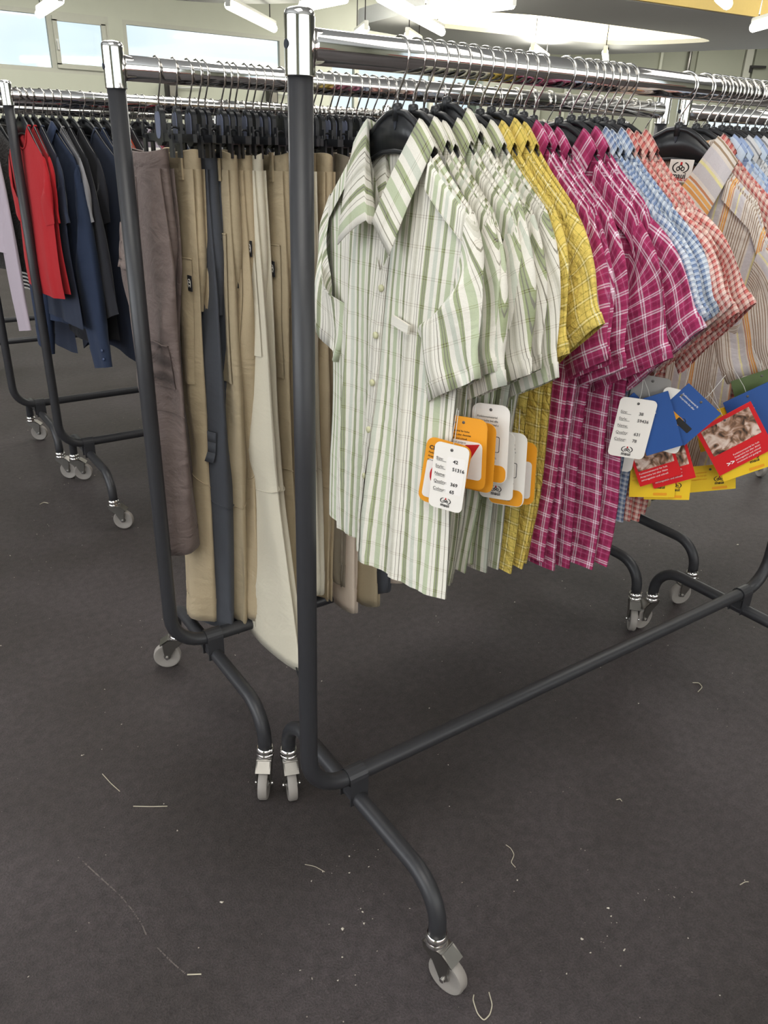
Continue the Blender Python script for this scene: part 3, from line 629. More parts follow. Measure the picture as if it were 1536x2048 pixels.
    # sleeves
    if slen > 0:
        for sg, an in ((-1, ang[0]), (1, ang[1])):
            an = R(an + rs.uniform(-3, 3)); n, m = (12, 16) if lowres else (22, 30)
            if slen > .35: n *= 2
            d = np.array([0, sg * math.cos(an), -math.sin(an)]); w1 = np.array([0, -sg * math.sin(an), -math.cos(an)])
            ph = phi + R(rs.uniform(-4, 4)); w1 = w1 * math.cos(ph) + np.array([-1., 0, 0]) * math.sin(ph); w0 = np.array([0, -sg * .10, -1.]); w0 /= np.linalg.norm(w0)
            tip = np.array([0, sg * (hw - .012), float(zs(hw - .012)) + .0015]); W0 = .185; th = np.linspace(0, 2 * PI, m, endpoint=False); rings = []; uvs = []
            for i in range(n):
                t = i / (n - 1); k = smooth01(t * 1.5); w = w0 * (1 - k) + w1 * k; w /= np.linalg.norm(w)
                Wd = (W0 * (1 - t) + sw * t) * (1 - .10 * math.sin(PI * t))
                # path leaves the shoulder outwards, then bends down
                o = tip + d * slen * t + np.array([0, sg, .25]) * .018 * math.sin(PI * min(1, t * 1.2)) * (1 - .4 * t)
                c = o + w * Wd / 2 + np.array([-1., 0, 0]) * sfront * smooth01(t * 1.6)
                nn = np.cross(d, w); nn /= np.linalg.norm(nn); b_ = sT * (.35 + .65 * math.sin(PI * min(1, .15 + t * .75))) * (1 + sl_open * t)
                wav = amp * .0035 * smooth01(t * 2) * np.sin(3 * th + 4 * t + seed) + amp * .002 * np.sin(5 * th - 7 * t + seed)
                ring = c + np.cos(th)[:, None] * w * -Wd / 2 + np.sin(th)[:, None] * nn * b_ + wav[:, None] * nn
                ring = ring + d * (slant * t * (1 - np.cos(th)) / 2)[:, None]
                rings.append(ring); uvs.append(np.stack([-np.cos(th) * Wd / 2 + (.013 * seed), np.full(m, -t * slen)], 1))
            g = G(); g.grid(np.array(rings), np.array(uvs), wrapu=True); o = g.obj('sleeve', mat, r)
            if cuff:
                kc = int(n * .87); e = np.array(rings)[kc:]; c = e.mean(1, keepdims=True); e = c + (e - c) * 1.04 + (e - c) / np.linalg.norm(e - c, axis=2, keepdims=True) * .001
                cf = G().grid(e, np.array(uvs)[kc:] * .6 + .3, wrapu=True).obj('cuff', mat, o)
                for kb in (.3, .75):
                    q = e[int(kb * (len(e) - 1))]; q = q[int(np.argmin(q[:, 0] + .6 * q[:, 1]))]; G().lathe([(1e-7, -.003), (.005, -.003), (.006, 0)], 10, q - np.array([.001, .001, 0]), 'x').obj('cuff_button', CL['buttondark'], o)
            if not lowres:
                ri = np.array(rings); last = ri[-1]; c = last.mean(0)
                hm = np.array([ri[-3] + (ri[-3] - ri[-3].mean(0)) * .012 + (ri[-3] - ri[-3].mean(0)) / (np.linalg.norm(ri[-3] - ri[-3].mean(0), axis=1)[:, None]) * .0008,
                               last + (last - c) / np.linalg.norm(last - c, axis=1)[:, None] * .0012, last - (last - c) / np.linalg.norm(last - c, axis=1)[:, None] * .0006])
                U = np.array(uvs)[[-3, -1, -1]].copy()
                G().grid(hm, U, wrapu=True).obj('sleeve_hem', mat, o)
    # collar
    if not crew:
        a = np.linspace(-1, 1, 41); rows = []; uv = []
        yb = np.where(np.abs(a) < .5, neck * np.sin(np.abs(a) * PI) * np.sign(a), np.sign(a) * neck * (1 - (np.abs(a) - .5) * 2 * .93))
        zb = np.where(np.abs(a) < .5, zs(neck) - .010 * np.cos(np.abs(a) * PI), zs(neck) - (np.abs(a) - .5) * 2 * V * .96)
        xb = np.where(np.abs(a) < .5, .010 * np.cos(np.abs(a) * PI), -T * .9 * np.sin((np.abs(a) - .5) * PI) - .004)
        base = np.stack([xb, yb, zb], 1); k2 = np.clip((np.abs(a) - .5) * 2, 0, 1)
        stand = stand_h * (1 - k2 * .6)
        fold = base + np.stack([-.002 - .010 * k2, -np.sign(a) * .004 * (1 - k2), stand], 1)
        # the fall: backwards at the nape, sideways over the shoulders, onto the chest in front
        ln = collar * (.70 + .38 * k2); od = np.zeros((41, 3)); k0 = np.clip(1 - np.abs(a) * 2, 0, 1)
        od[:, 0] = .55 * k0 - .10 * k2; od[:, 1] = np.sign(a) * (1 - k0) * (.80 + .05 * k2) ; od[:, 2] = -.84 * k0 - (1 - k0) * (.62 - .12 * k2)
        od /= np.linalg.norm(od, axis=1)[:, None]
        up = np.array([0, 0, 1.])
        for q, lift in ((0, 0), (.06, .0035), (.3, .004), (.65, .003), (1., .001)):
            pt = fold + od * (ln * q)[:, None]; pt[:, 2] += lift * 1.7; pt[:, 0] -= .002 * (1 - k0) + .004 * k2 + .003 * math.sin(q * 3) * k2 + .004 * q * k2; rows.append(pt); uv.append(np.stack([np.full(41, 0) + a * .17, -ln * q], 1))
        inner = [base, base * .5 + fold * .5]; uvin = [np.stack([a * .17, np.full(41, .03)], 1), np.stack([a * .17, np.full(41, .015)], 1)]
        P = np.array(inner + rows); UVs = np.array(uvin + uv)[..., ::1]
        c_ = G().grid(P, UVs, flip=False).obj('collar', mat, r)
        sol = c_.modifiers.new('thickness', 'SOLIDIFY'); sol.thickness = .0014; sol.offset = 0
    else:
        a = np.linspace(0, 2 * PI, 40); pth = []
        for t in a:
            yy = neck * math.sin(t); fr = math.cos(t)
            z = float(zs(neck)) - (.07 * math.sqrt(max(0, 1 - (yy / neck) ** 2)) if fr > 0 else .012 * (1 - (yy / neck) ** 2)); pth.append((-(T * .6 + .001) * (1 if fr > 0 else -1) * min(1, abs(fr) * 3), yy, z))
        G().tube(pth, .0030, 6, caps=False).obj('neckband', mat, r)
    if welt:
        P = np.array([[(-(T + .016), -.088 + .044 * i / 4, -.335 + .012 * j + .012 * abs(i - 2) / 2 * (0 if j else 1)) for i in range(5)] for j in range(2)])
        G().box((-(T + .010), -.068, -.330), (.004, .040, .013), M=((1, 0, 0), (0, .98, -.18), (0, .18, .98))).obj('pocket_welt', mat, r, smooth=False)
    return r
ORD = ['first', 'second', 'third', 'fourth', 'fifth', 'sixth', 'seventh', 'eighth', 'ninth', 'tenth', 'eleventh', 'twelfth', 'thirteenth', 'fourteenth', 'fifteenth', 'sixteenth', 'seventeenth', 'eighteenth', 'nineteenth', 'twentieth', 'twenty-first', 'twenty-second', 'twenty-third', 'twenty-fourth', 'twenty-fifth', 'twenty-sixth', 'twenty-seventh', 'twenty-eighth', 'twenty-ninth', 'thirtieth']
def o_(k): return ORD[k] if k < len(ORD) else 'farther'
GS = 'short sleeved shirts on the nearest rack'
SH = [  # X, kind, yaw deg, extra
 (.146, 'green', 0, dict(T=.020, ang=(79, 79), phi=R(6), flare=.018, amp=1.5, welt=True, front=True, slen=.205, sw=.095, sT=.020, slant=.035, spread=-.012)),
 (.172, 'green', 1, dict(ang=(79, 75), slen=.20)), (.190, 'green', -2, dict(ang=(76, 75), slen=.215, dz=-.004)), (.210, 'green', 2, dict(ang=(79, 75), slen=.19)), (.229, 'green', -1, dict(ang=(77, 75), slen=.22, dz=.012)), (.249, 'green', 1, dict(ang=(74, 75), slen=.20, dz=-.005)), (.268, 'green', 2, dict(ang=(77, 75), slen=.22)),
 (.290, 'yellow', 0, dict(ang=(70, 70), slen=.19, hemz=-.73, spread=-.02)), (.311, 'yellow', 2, dict(ang=(62, 70), slen=.165, hemz=-.735, spread=-.015, dz=.004)), (.333, 'yellow', -1, dict(ang=(66, 70), slen=.155, hemz=-.73, spread=-.015)),
 (.354, 'magenta', 1, dict(ang=(72, 70), hemz=-.735, hw=.18, spread=-.005, dz=.003)), (.375, 'magenta', -1, dict(ang=(74, 70), hemz=-.745, hw=.182)), (.396, 'magenta', 2, dict(ang=(70, 70), slen=.21, hemz=-.740, hw=.182, dz=-.004)),
 (.450, 'magenta', 3, dict(ang=(62, 65), hemz=-.755, hw=.184, T=.014, amp=1.3, dz=-.004)), (.476, 'magenta', 2, dict(ang=(46, 60), slen=.185, sw=.17, hemz=-.755, hw=.184, T=.010, spread=.018)),
 (.499, 'blue', 1, dict(ang=(52, 60), slen=.18, hemz=-.70)), (.516, 'blue', -1, dict(ang=(50, 60), slen=.18, hemz=-.70, dz=-.003)), (.534, 'blue', 2, dict(ang=(50, 60), slen=.175, hemz=-.70)),
 (.552, 'red', 0, dict(ang=(47, 60), slen=.175, sw=.17, hemz=-.695)), (.570, 'red', 2, dict(ang=(48, 60), slen=.18, sw=.17, hemz=-.695, dz=-.003)), (.592, 'red', 1, dict(ang=(46, 60), slen=.18, sw=.17, hemz=-.69)),
 (.742, 'orange', 8, dict(T=.018, ang=(66, 66), slen=.215, sw=.13, hemz=-.665, hw=.20, amp=1.2, V=.14, collar=.080, welt=True, front=True, neck=.080, spread=-.01, stand_h=.026)),
 (.790, 'red', 9, dict(ang=(56, 60), slen=.21, hemz=-.69)), (.820, 'lightblue', 10, dict(ang=(66, 60), hemz=-.66)), (.842, 'lightblue', 9, dict(ang=(64, 60), hemz=-.66, dz=-.004)), (.865, 'greystripe', 8, dict(ang=(66, 60), hemz=-.665)),
 (.888, 'lightblue', 8, dict(ang=(66, 60), hemz=-.66)), (.912, 'greystripe', 8, dict(ang=(66, 60), hemz=-.66)), (.938, 'lightblue', 8, dict(ang=(66, 60), hemz=-.66)), (.968, 'greystripe', 8, dict(ang=(66, 60), hemz=-.66)), (1.0, 'lightblue', 8, dict(ang=(66, 60), hemz=-.66))]
for q in SH[1:21] + SH[22:]: q[3].update(neck=.058, collar=.056)
for q in SH[1:7]: q[3].update(sw=.105, sT=.016, spread=-.035, slant=.03)
for q in SH[7:13]: q[3].update(sw=.125, sT=.015, slant=.03)
DESC = {'green': 'white shirt with green stripes', 'yellow': 'yellow plaid shirt', 'magenta': 'magenta shirt with white plaid lines', 'blue': 'shirt in small blue check', 'red': 'shirt in small red check', 'orange': 'cream shirt with orange and brown stripes', 'lightblue': 'pale blue patterned shirt', 'greystripe': 'grey pinstriped shirt'}
cnt = {}
for i, (x, kd, yw, ex) in enumerate(SH):
    k = cnt.get(kd, 0); cnt[kd] = k + 1
    if kd == 'orange': lab = 'cream shirt with orange and brown stripes hanging alone at the right'
    elif kd == 'green' and k == 0: lab = 'frontmost white shirt with green stripes and wide open collar'
    elif kd == 'red' and k == 3: lab = 'red check shirt right behind the orange striped shirt'
    elif kd in ('lightblue', 'greystripe'): lab = '%s, %s behind the orange striped one' % (DESC[kd], o_(k))
    else: lab = '%s, %s of its kind from the near post' % (DESC[kd], o_(k))
    shirt(x, YA, R(yw), CL[kd], lab, GS, seed=i + 1, **ex)
    SUB = {'yellow': 'yellow plaid', 'magenta': 'magenta plaid', 'blue': 'blue check', 'red': 'red check', 'lightblue': 'pale blue', 'greystripe': 'grey pinstriped', 'green': 'green striped'}
    sub = 'the orange striped shirt' if kd == 'orange' else 'the %s %s shirt' % (o_(k), SUB[kd])
    shirt_hanger(x, YA, R(yw), 'black plastic hanger inside ' + sub, 'black hangers of the nearest rack', dz=ex.get('dz', 0))

# ------------------------------------------------------------------ trousers folded in half on clip hangers
def trousers(x, y, yaw, mat, label, group, seed, length=1.03, wt=.20, hip=.235, knee=.20, hem=.19, lean=0., th=.019, top=-.128, patch=None, pocket=None, flap=None, loop=True, seams=True, dy=0., knee_seam=True, zipper=False, cord=False, back_off=.02, crumple=1.):
    r = empty('trousers', (x, y, HT), yaw); tag(r, label, 'trousers', group); rs = np.random.RandomState(seed + 50)
    n, m = 46, 26; thc = np.linspace(0, 2 * PI, m, endpoint=False)
    def width(t): return np.interp(t, [0, .04, .22, .55, 1], [wt, wt * 1.02, hip, knee, hem])
    tubes = []
    for leg, (xo, yo, dl) in enumerate(((-th * .62, 0., 0.), (th * .62, back_off, .018))):
        rings = []; uv = []
        for i in range(n):
            t = i / (n - 1); w = width(t); z = top - .03 - t * (length - .03 + dl)
            b_ = th * (.45 + .55 * smooth01(t * 2.0)) * (1 + .25 * t)
            yc = dy + yo * smooth01(t * 2) + lean * t + .010 * math.sin(4.2 * t + seed) * t
            k = smooth01(t * 3) * .8 + .2
            wav = .0075 * k * np.sin(2 * thc + 5 * t + seed + leg) + .0050 * k * np.sin(3 * thc - 9 * t + 2 * seed) + .0045 * np.sin(26 * t + 2 * thc + seed) * math.exp(-((t - .55) / .12) ** 2) + .002 * np.sin(34 * t + 3 * thc) * math.exp(-((t - .93) / .06) ** 2)
            cs_, sn = np.cos(thc), np.sin(thc)
            Yc = yc - cs_ * w / 2 * (1 + .03 * np.sin(9 * t + seed)); Xc = xo + sn * b_ * (1 - .25 * np.cos(2 * thc)) + wav * np.abs(sn)
            rings.append(np.stack([Xc, Yc, np.full(m, z) + .012 * t * t * np.sin(thc + seed)], 1)); uv.append(np.stack([-cs_ * w / 2, np.full(m, z)], 1))
        rings = np.array(rings)
        for kf in range(9):
            a0, sl, z0, hh, ww, zw = rs.uniform(3.3, 6.1), rs.uniform(-.9, .9) * (1 if kf < 6 else 4), rs.uniform(.12, .98), rs.uniform(-.7, 1.), rs.uniform(.14, .36), (rs.uniform(.18, .5) if kf < 6 else rs.uniform(.05, .12))
            tt = np.linspace(0, 1, n)[:, None]; rings_a = np.array(rings); rings_a[..., 0] -= crumple * .012 * hh * np.exp(-((thc[None] - a0 - sl * (tt - z0)) / ww) ** 2 - ((tt - z0) / zw) ** 2); rings = rings_a
        lg = G().grid(np.array(rings), np.array(uv), wrapu=True).obj('trouser_leg', mat, r)
        tubes.append(rings); e = rings[-4:]; c = e.mean(1, keepdims=True); hmr = e + (e - c) / np.linalg.norm(e - c, axis=2, keepdims=True) * .0012
        G().grid(np.concatenate([hmr, (e[-1:] - (e[-1:] - c[-1:]) * .02)]), np.concatenate([np.array(uv)[-4:], np.array(uv)[-1:]]), wrapu=True).obj('hem', mat, lg)
        if knee_seam:
            kz = int(n * (.60 + .06 * rs.rand())); q = rings[kz]; c = q.mean(0); q = c + (q - c) * 1.012
            q = np.concatenate([q, q[:1]]); q[:, 2] += .02 * np.cos(np.linspace(0, 2 * PI, m + 1) + seed)
            G().tube(q, .0011, 4, caps=False).obj('knee_seam', mat, lg)
    # seat: one shell over both legs from waist to crotch
    rings = []; uv = []
    for i in range(12):
        t = i / 11 * .25; sh_ = 1 - .30 * smooth01((i - 5) / 6); w = (width(t) * 1.02 + .004) * (1 - .22 * smooth01((i - 6) / 5)); q = .5 * (tubes[0][int(t * (n - 1))].mean(0) + tubes[1][int(t * (n - 1))].mean(0)); b_ = th * (1.0 + .35 * i / 11) * sh_
        wv = .004 * np.sin(3 * thc + 9 * t * 3 + seed) * smooth01(i / 5)
        rings.append(np.stack([np.sin(thc) * b_ + wv * np.abs(np.sin(thc)), q[1] - np.cos(thc) * w / 2, np.full(m, top - .03 - t * length)], 1)); uv.append(np.stack([-np.cos(thc) * w / 2, np.full(m, -t * length)], 1))
    G().grid(np.array(rings), np.array(uv), wrapu=True).obj('seat', mat, r)
    # waistband
    rings = []
    for z, e in ((top - .038, .0), (top - .036, .0018), (top - .002, .0018), (top, .0), (top - .002, -.0018)):
        rings.append(np.stack([np.sin(thc) * (th * 1.02 + e), dy - np.cos(thc) * (wt / 2 + e), np.full(m, z) + .004 * np.sin(2 * thc + seed)], 1))
    G().grid(np.array(rings), np.stack([np.tile(-np.cos(thc) * wt / 2, (5, 1)), np.array(rings)[..., 2]], -1), wrapu=True, flip=True).obj('waistband', mat, r)
    if loop:
        for q in (-.30, .12): G().box((-th * 1.12, dy + q * wt, top - .024), (.004, .013, .052)).obj('belt_loop', mat, r, smooth=False)
    def on_leg(t, v):   # point on the outer face of the front leg: t down the leg, v across
        i = min(n - 1, int(t * (n - 1))); q = tubes[0][i]; j = int(np.argmin(np.abs(thc - (1.5 * PI)) )); w = width(t)
        face = q[(thc > PI) & (thc < 2 * PI)]; o = np.argsort(face[:, 1]); return np.array([np.interp(v, np.linspace(-1, 1, len(o)), face[o, 0]), np.interp(v, np.linspace(-1, 1, len(o)), face[o, 1]), q[:, 2].mean()])
    def patchgrid(t0, t1, v0, v1, off, k=7):
        return np.array([[on_leg(t, v) - np.array([off, 0, 0]) for v in np.linspace(v0, v1, k)] for t in np.linspace(t0, t1, k)])
    if pocket:
        t0, t1, v0, v1 = pocket; P = patchgrid(t0, t1, max(v0, -.80), v1, .0035, 9); pk = G().grid(P, P[..., 1:], flip=True).obj('pocket', mat, r)
        G().tube(P[0], .0016, 5).obj('pocket_edge', mat, pk)
    if flap:
        t0, t1, v0, v1 = flap; P = patchgrid(t0, t1, max(v0, -.80), v1, .006, 9); P[-1, :, 0] -= .004; o = G().grid(P, P[..., 1:], flip=True).obj('pocket_flap', mat, r)
        so = o.modifiers.new('thickness', 'SOLIDIFY'); so.thickness = .002
    if patch:
        t, v = patch; c = on_leg(t, v) + np.array([0, -.004, 0]); pl = G().box(c - np.array([.0062, 0, 0]), (.002, .017, .030)).obj('label_patch', CL['blacklabel'], r, smooth=False); pl['label'] = 'small black woven label with pale emblem'
        g = G()
        for k in (-1, 0, 1): g.tube(arc(c + np.array([-.0076, 0, k * .006]), .0032 - .0006 * abs(k), .4, 2.9, 6, (0, 1, 0), (0, 0, 1)), .0007, 4)
        for k in (-1, 1): g.tube(arc(c + np.array([-.0076, 0, 0]), .0075, (-.9 if k > 0 else PI - .9), (.9 if k > 0 else PI + .9), 7, (0, .75, 0), (0, 0, 1.3)), .0006, 4)
        g.obj('emblem', CL['whiteink'], pl)
    if seams:
        g = G(); g.tube([on_leg(t, -.12 + .1 * t) - np.array([.0008, 0, 0]) for t in np.linspace(.03, .99, 30)], .0010, 4); g.obj('side_seam', mat, r)
    if zipper:
        g = G(); g.tube([on_leg(t, .05) - np.array([.0016, 0, 0]) for t in np.linspace(.80, .998, 10)], .0016, 5); c = on_leg(1., .05); g.tube([c, c + np.array([-.002, 0, -.012]), c + np.array([-.002, -.002, -.034])], .002, 5); z_ = g.obj('ankle_zip', CL['blacklabel'], r)
    if cord:
        c = on_leg(1., -.9); G().tube([c, c + np.array([-.004, -.012, .002]), c + np.array([-.006, -.028, -.004]), c + np.array([-.004, -.022, -.012]), c + np.array([-.002, -.006, -.004])], .0016, 5).obj('hem_cord', CL['blacklabel'], r)
    return r
GT = 'trousers on the second rack'
# X, colour, options
TR = [(.030, 'brown', dict(length=.84, wt=.19, hip=.24, knee=.215, hem=.13, dy=.085, lean=-.02, flap=(.14, .25, .10, .92), pocket=(.40, .52, -.95, -.2), zipper=True, loop=False, th=.022, back_off=.06, crumple=1.8), 'taupe brown trousers with ankle zip beside the post'),
      (.088, 'khaki', dict(wt=.15, hip=.17, knee=.16, hem=.155, dy=.055, lean=.055, pocket=(.16, .40, -.96, -.3), patch=(.205, -.72), length=1.07), 'khaki trousers with belt tab next to the brown pair'),
      (.118, 'charcoal', dict(wt=.11, hip=.165, knee=.165, hem=.18, dy=.03, lean=.05, length=1.09, flap=(.50, .56, -.9, -.1), loop=False, th=.020), 'charcoal trousers between two khaki pairs'),
      (.150, 'khaki2', dict(wt=.13, hip=.15, knee=.16, hem=.13, dy=.015, lean=.03, pocket=(.12, .40, -.96, -.2), patch=(.155, -.45), length=1.06), 'khaki trousers right of the charcoal pair'),
      (.178, 'khaki', dict(wt=.12, hip=.15, knee=.145, hem=.13, dy=.01, lean=.02, pocket=(.17, .42, -.96, -.3), patch=(.20, -.5), length=1.04), 'second khaki pair right of the charcoal trousers'),
      (.200, 'pale', dict(wt=.13, hip=.16, knee=.21, hem=.37, dy=.01, lean=-.03, pocket=(.12, .34, -.97, -.35), patch=(.155, -.62), length=1.09, cord=True), 'pale stone trousers with wide cord hem'),
      (.250, 'khaki2', dict(wt=.13, hip=.16, knee=.165, hem=.17, dy=-.005, lean=.0, pocket=(.14, .40, -.97, -.2), patch=(.19, -.55), length=1.05), 'khaki trousers just left of the near post')]
kk = ['pale', 'khaki', 'olivegrey', 'cream', 'khaki2', 'charcoal', 'cream', 'khaki', 'olivegrey', 'brown', 'khaki2', 'cream', 'charcoal', 'khaki', 'cream', 'olivegrey', 'khaki', 'cream', 'brown', 'khaki2', 'cream']
xs_ = [.300, .345, .385, .425, .470, .515, .560, .615, .665, .72, .775, .83, .89, .945, 1.0, 1.06, 1.12, 1.18, 1.245, 1.31, 1.37]
for k, (x, c) in enumerate(zip(xs_, kk)):
    TR.append((x, c, dict(wt=.15, hip=.18, knee=.18, hem=.17 + .03 * RNG.rand(), dy=.0, lean=-.02 + .03 * RNG.rand(), length=.98 + .10 * RNG.rand() + .0 * (k > 14), knee_seam=(k < 6), seams=(k < 8), loop=(k < 4)), '%s trousers, %s to the right of the near post' % ({'pale': 'pale stone', 'khaki': 'khaki', 'olivegrey': 'olive grey', 'cream': 'cream', 'khaki2': 'sand khaki', 'charcoal': 'charcoal', 'brown': 'taupe brown'}[c], o_(k))))
for i, (x, c, ex, lab) in enumerate(TR):
    trousers(x, YB, R(RNG.uniform(-3, 3)), CL[c], lab, GT, i + 1, **ex)
    ty = ex.get('dy', 0)
    clip_hanger(x, YB, R(RNG.uniform(-3, 3)), 'black clip hanger holding the %s trousers of the second rack' % o_(i), 'clip hangers of the second rack', half=max(.03, ex['wt'] / 2 - .02), sticker=True)
# spare clip hangers bunched on the second rail
for i, x in enumerate((.062, .105, .166, .215, .232, .275, .320, .362, .40, .45, .49, .535, .585)):
    clip_hanger(x, YB + .0, R(RNG.uniform(-8, 8)), 'empty black clip hanger squeezed between the trousers, %s from the near end' % o_(i), 'empty clip hangers of the second rack', half=.075, sticker=(i % 2 == 0), detail=False)
# trousers on the rack continuing at the right
for k, (x, c) in enumerate(((1.56, 'cream'), (1.60, 'khaki'), (1.65, 'cream'), (1.70, 'olivegrey'), (1.76, 'cream'), (1.82, 'khaki'))):
    trousers(x, YB, 0, CL[c], '%s trousers on the right hand rack, %s from its post' % (c.replace('olivegrey', 'olive grey'), o_(k)), 'trousers on the right hand rack', 60 + k, length=1.02 + .02 * (k % 2), wt=.16, hip=.19, knee=.19, hem=.19, knee_seam=False, seams=False, loop=False)
    clip_hanger(x, YB, 0, 'black clip hanger of the right hand rack, %s from its post' % o_(k), 'clip hangers of the right hand rack', half=.05)
for k in range(14):
    clip_hanger(1.88 + k * .035, YB, R(RNG.uniform(-8, 8)), 'empty black clip hanger on the right hand rail, %s after the trousers' % o_(k), 'clip hangers farther along the right hand rack', half=.06, detail=False)

# ------------------------------------------------------------------ tops on the racks across the aisle
GC = 'tops on the rack across the aisle'
def top(x, y, yaw, c, label, group, seed, **k):
    o = dict(crew=True, yoke=False, lowres=True, T=.012, ang=(80, 80), slen=.2, sw=.13, name='hanging_top', cat='top'); o.update(k)
    return shirt(x, y, R(yaw), CL[c], label, group, seed=seed, **o)
CT = [(.104, 'redtee', 6, dict(hemz=-.62, ang=(84, 80)), 'red short sleeved top nearest the rack post'), (.124, 'redtee', 5, dict(hemz=-.60, ang=(84, 80)), 'red top right behind the first red one'), (.146, 'darknavy', 6, dict(hemz=-.72), 'dark navy top behind the red ones'),
      (.176, 'navy', 15, dict(crew=False, lowres=False, slen=.66, ang=(86, 84), sw=.105, hemz=-.74, cuff=True, collar=.05, V=.10, sT=.03, hw=.19), 'navy long sleeved shirt with buttoned cuff'),
      (.205, 'heather', 10, dict(hemz=-.68), 'heather grey top behind the navy shirt'), (.232, 'blacktop', 8, dict(hemz=-.80, slen=.5), 'black long sleeved top left of the navy tank'), (.262, 'blacktop', 10, dict(hemz=-.78), 'black top touching the navy tank'),
      (.305, 'darknavy', 17, dict(hemz=-.82, slen=0, hemcurve=-.06, hw=.19, T=.02), 'dark navy sleeveless top with curved hem'), (.338, 'navy', 10, dict(hemz=-.80, slen=.46, ang=(84, 80), sw=.13), 'navy top with three quarter sleeve'),
      (.374, 'stripebw', 8, dict(hemz=-.74), 'black and white striped top'), (.398, 'wine', 6, dict(hemz=-.80), 'wine red top beside the striped one'), (.415, 'orangered', 6, dict(hemz=-.50), 'orange red top beside the trousers post'), (.440, 'blacktop', 8, dict(hemz=-.84), 'black top half hidden by the trousers post'),
      (.492, 'mauve', 14, dict(hemz=-.50, ang=(80, 80)), 'mauve short sleeved top with paper tag'), (.515, 'pinkred', 8, dict(hemz=-.66), 'raspberry top behind the mauve one')]
for i, (x, c, yw, ex, lab) in enumerate(CT):
    top(x, YC, yw, c, lab, GC, 100 + i, **ex)
    shirt_hanger(x, YC, R(yw), 'black hanger of the %s top on the aisle rack' % o_(i), 'black hangers of the aisle rack', recess=False)
dk = ['blacktop', 'darknavy', 'blacktop', 'heather', 'navy', 'wine', 'blacktop', 'stripebw']
NM = {'blacktop': 'black', 'darknavy': 'dark navy', 'heather': 'heather grey', 'navy': 'navy', 'wine': 'wine red', 'stripebw': 'striped'}
for i, x in enumerate(np.arange(.56, 1.50, .062)):
    c = dk[i % 8]; yw = RNG.uniform(2, 10)
    top(float(x), YC, yw, c, '%s top behind the trousers, %s along the aisle rack' % (NM[c], o_(i)), 'tops behind the trousers', 130 + i, hemz=-.7)
    shirt_hanger(float(x), YC, R(yw), 'black hanger behind the trousers, %s along the aisle rack' % o_(i), 'black hangers behind the trousers', recess=False)
    shirt_hanger(float(x) + .024, YC, R(yw + 3), 'spare black hanger behind the trousers, %s along the aisle rack' % o_(i), 'spare hangers behind the trousers', recess=False)
# rack behind: textured knit, striped tops, mauve sleeve
DT = [(.060, 'mauve', 12, dict(slen=.66, ang=(84, 80), sw=.12, hemz=-.55), 'pale mauve long sleeved top at the left edge'), (.128, 'greyknit', 14, dict(hemz=-.62, slen=.3, T=.03), 'fluffy dark grey knit at the left edge'), (.168, 'stripebw', 12, dict(hemz=-.70, slen=.28), 'striped top left of the chrome capped post'), (.200, 'stripebw', 12, dict(hemz=-.72, slen=.28), 'second striped top left of the chrome capped post'),
      (.245, 'darknavy', 10, dict(hemz=-.95), 'long dark navy top behind the red ones on the rear rack'), (.28, 'blacktop', 8, dict(hemz=-.8), 'black top on the rear rack behind the navy shirt')]
for i, (x, c, yw, ex, lab) in enumerate(DT):
    top(x, YD, yw, c, lab, 'tops on the rear rack', 160 + i, **ex); shirt_hanger(x, YD, R(yw), 'black hanger on the rear rack, %s from its near end' % o_(i), 'black hangers of the rear rack', recess=False)
for i, x in enumerate(np.arange(.33, 1.47, .085)):
    c = dk[(i * 3 + 1) % 8]
    top(float(x), YD, 5, c, '%s top on the rear rack, %s after the striped ones' % (NM[c], o_(i)), 'darker tops on the rear rack', 170 + i, hemz=-.66, slen=0)
    for j in range(2): shirt_hanger(float(x) + .04 * j, YD, R(5), '%s hanger of the %s darker top on the rear rack' % (('black', 'spare black')[j], o_(i)), 'hangers among the darker tops', recess=False)
def far_row(x0, x1, y, step, group, seed):
    for i, x in enumerate(np.arange(x0, x1, step)):
        lab = 'black hanger on %s, %s from its near end' % (group, o_(i))
        shirt_hanger(float(x), y, R(RNG.uniform(-4, 8)), lab, 'hangers on ' + group, recess=False)
        if i % 3 == 0:
            c = dk[(i + seed) % 8]; top(float(x), y, 4, c, '%s top on %s, %s from its near end' % (NM[c], group, o_(i)), 'tops on ' + group, seed + i, hemz=-.62, slen=0)
far_row(.30, 1.40, YE, .055, 'the far rack by the plaster wall', 200)
far_row(1.72, 3.0, YC + .03, .07, 'the rack after the navy tops', 230)
far_row(1.75, 3.0, YD + .02, .08, 'the middle rack', 260)
far_row(1.75, 3.0, YE + .05, .08, 'the farther rack between the hooks', 290)
far_row(.5, 1.45, YF, .07, 'the farthest rack on the left', 320)
far_row(3.5, 4.75, YE - .2, .10, 'the rack before the deep window', 350)

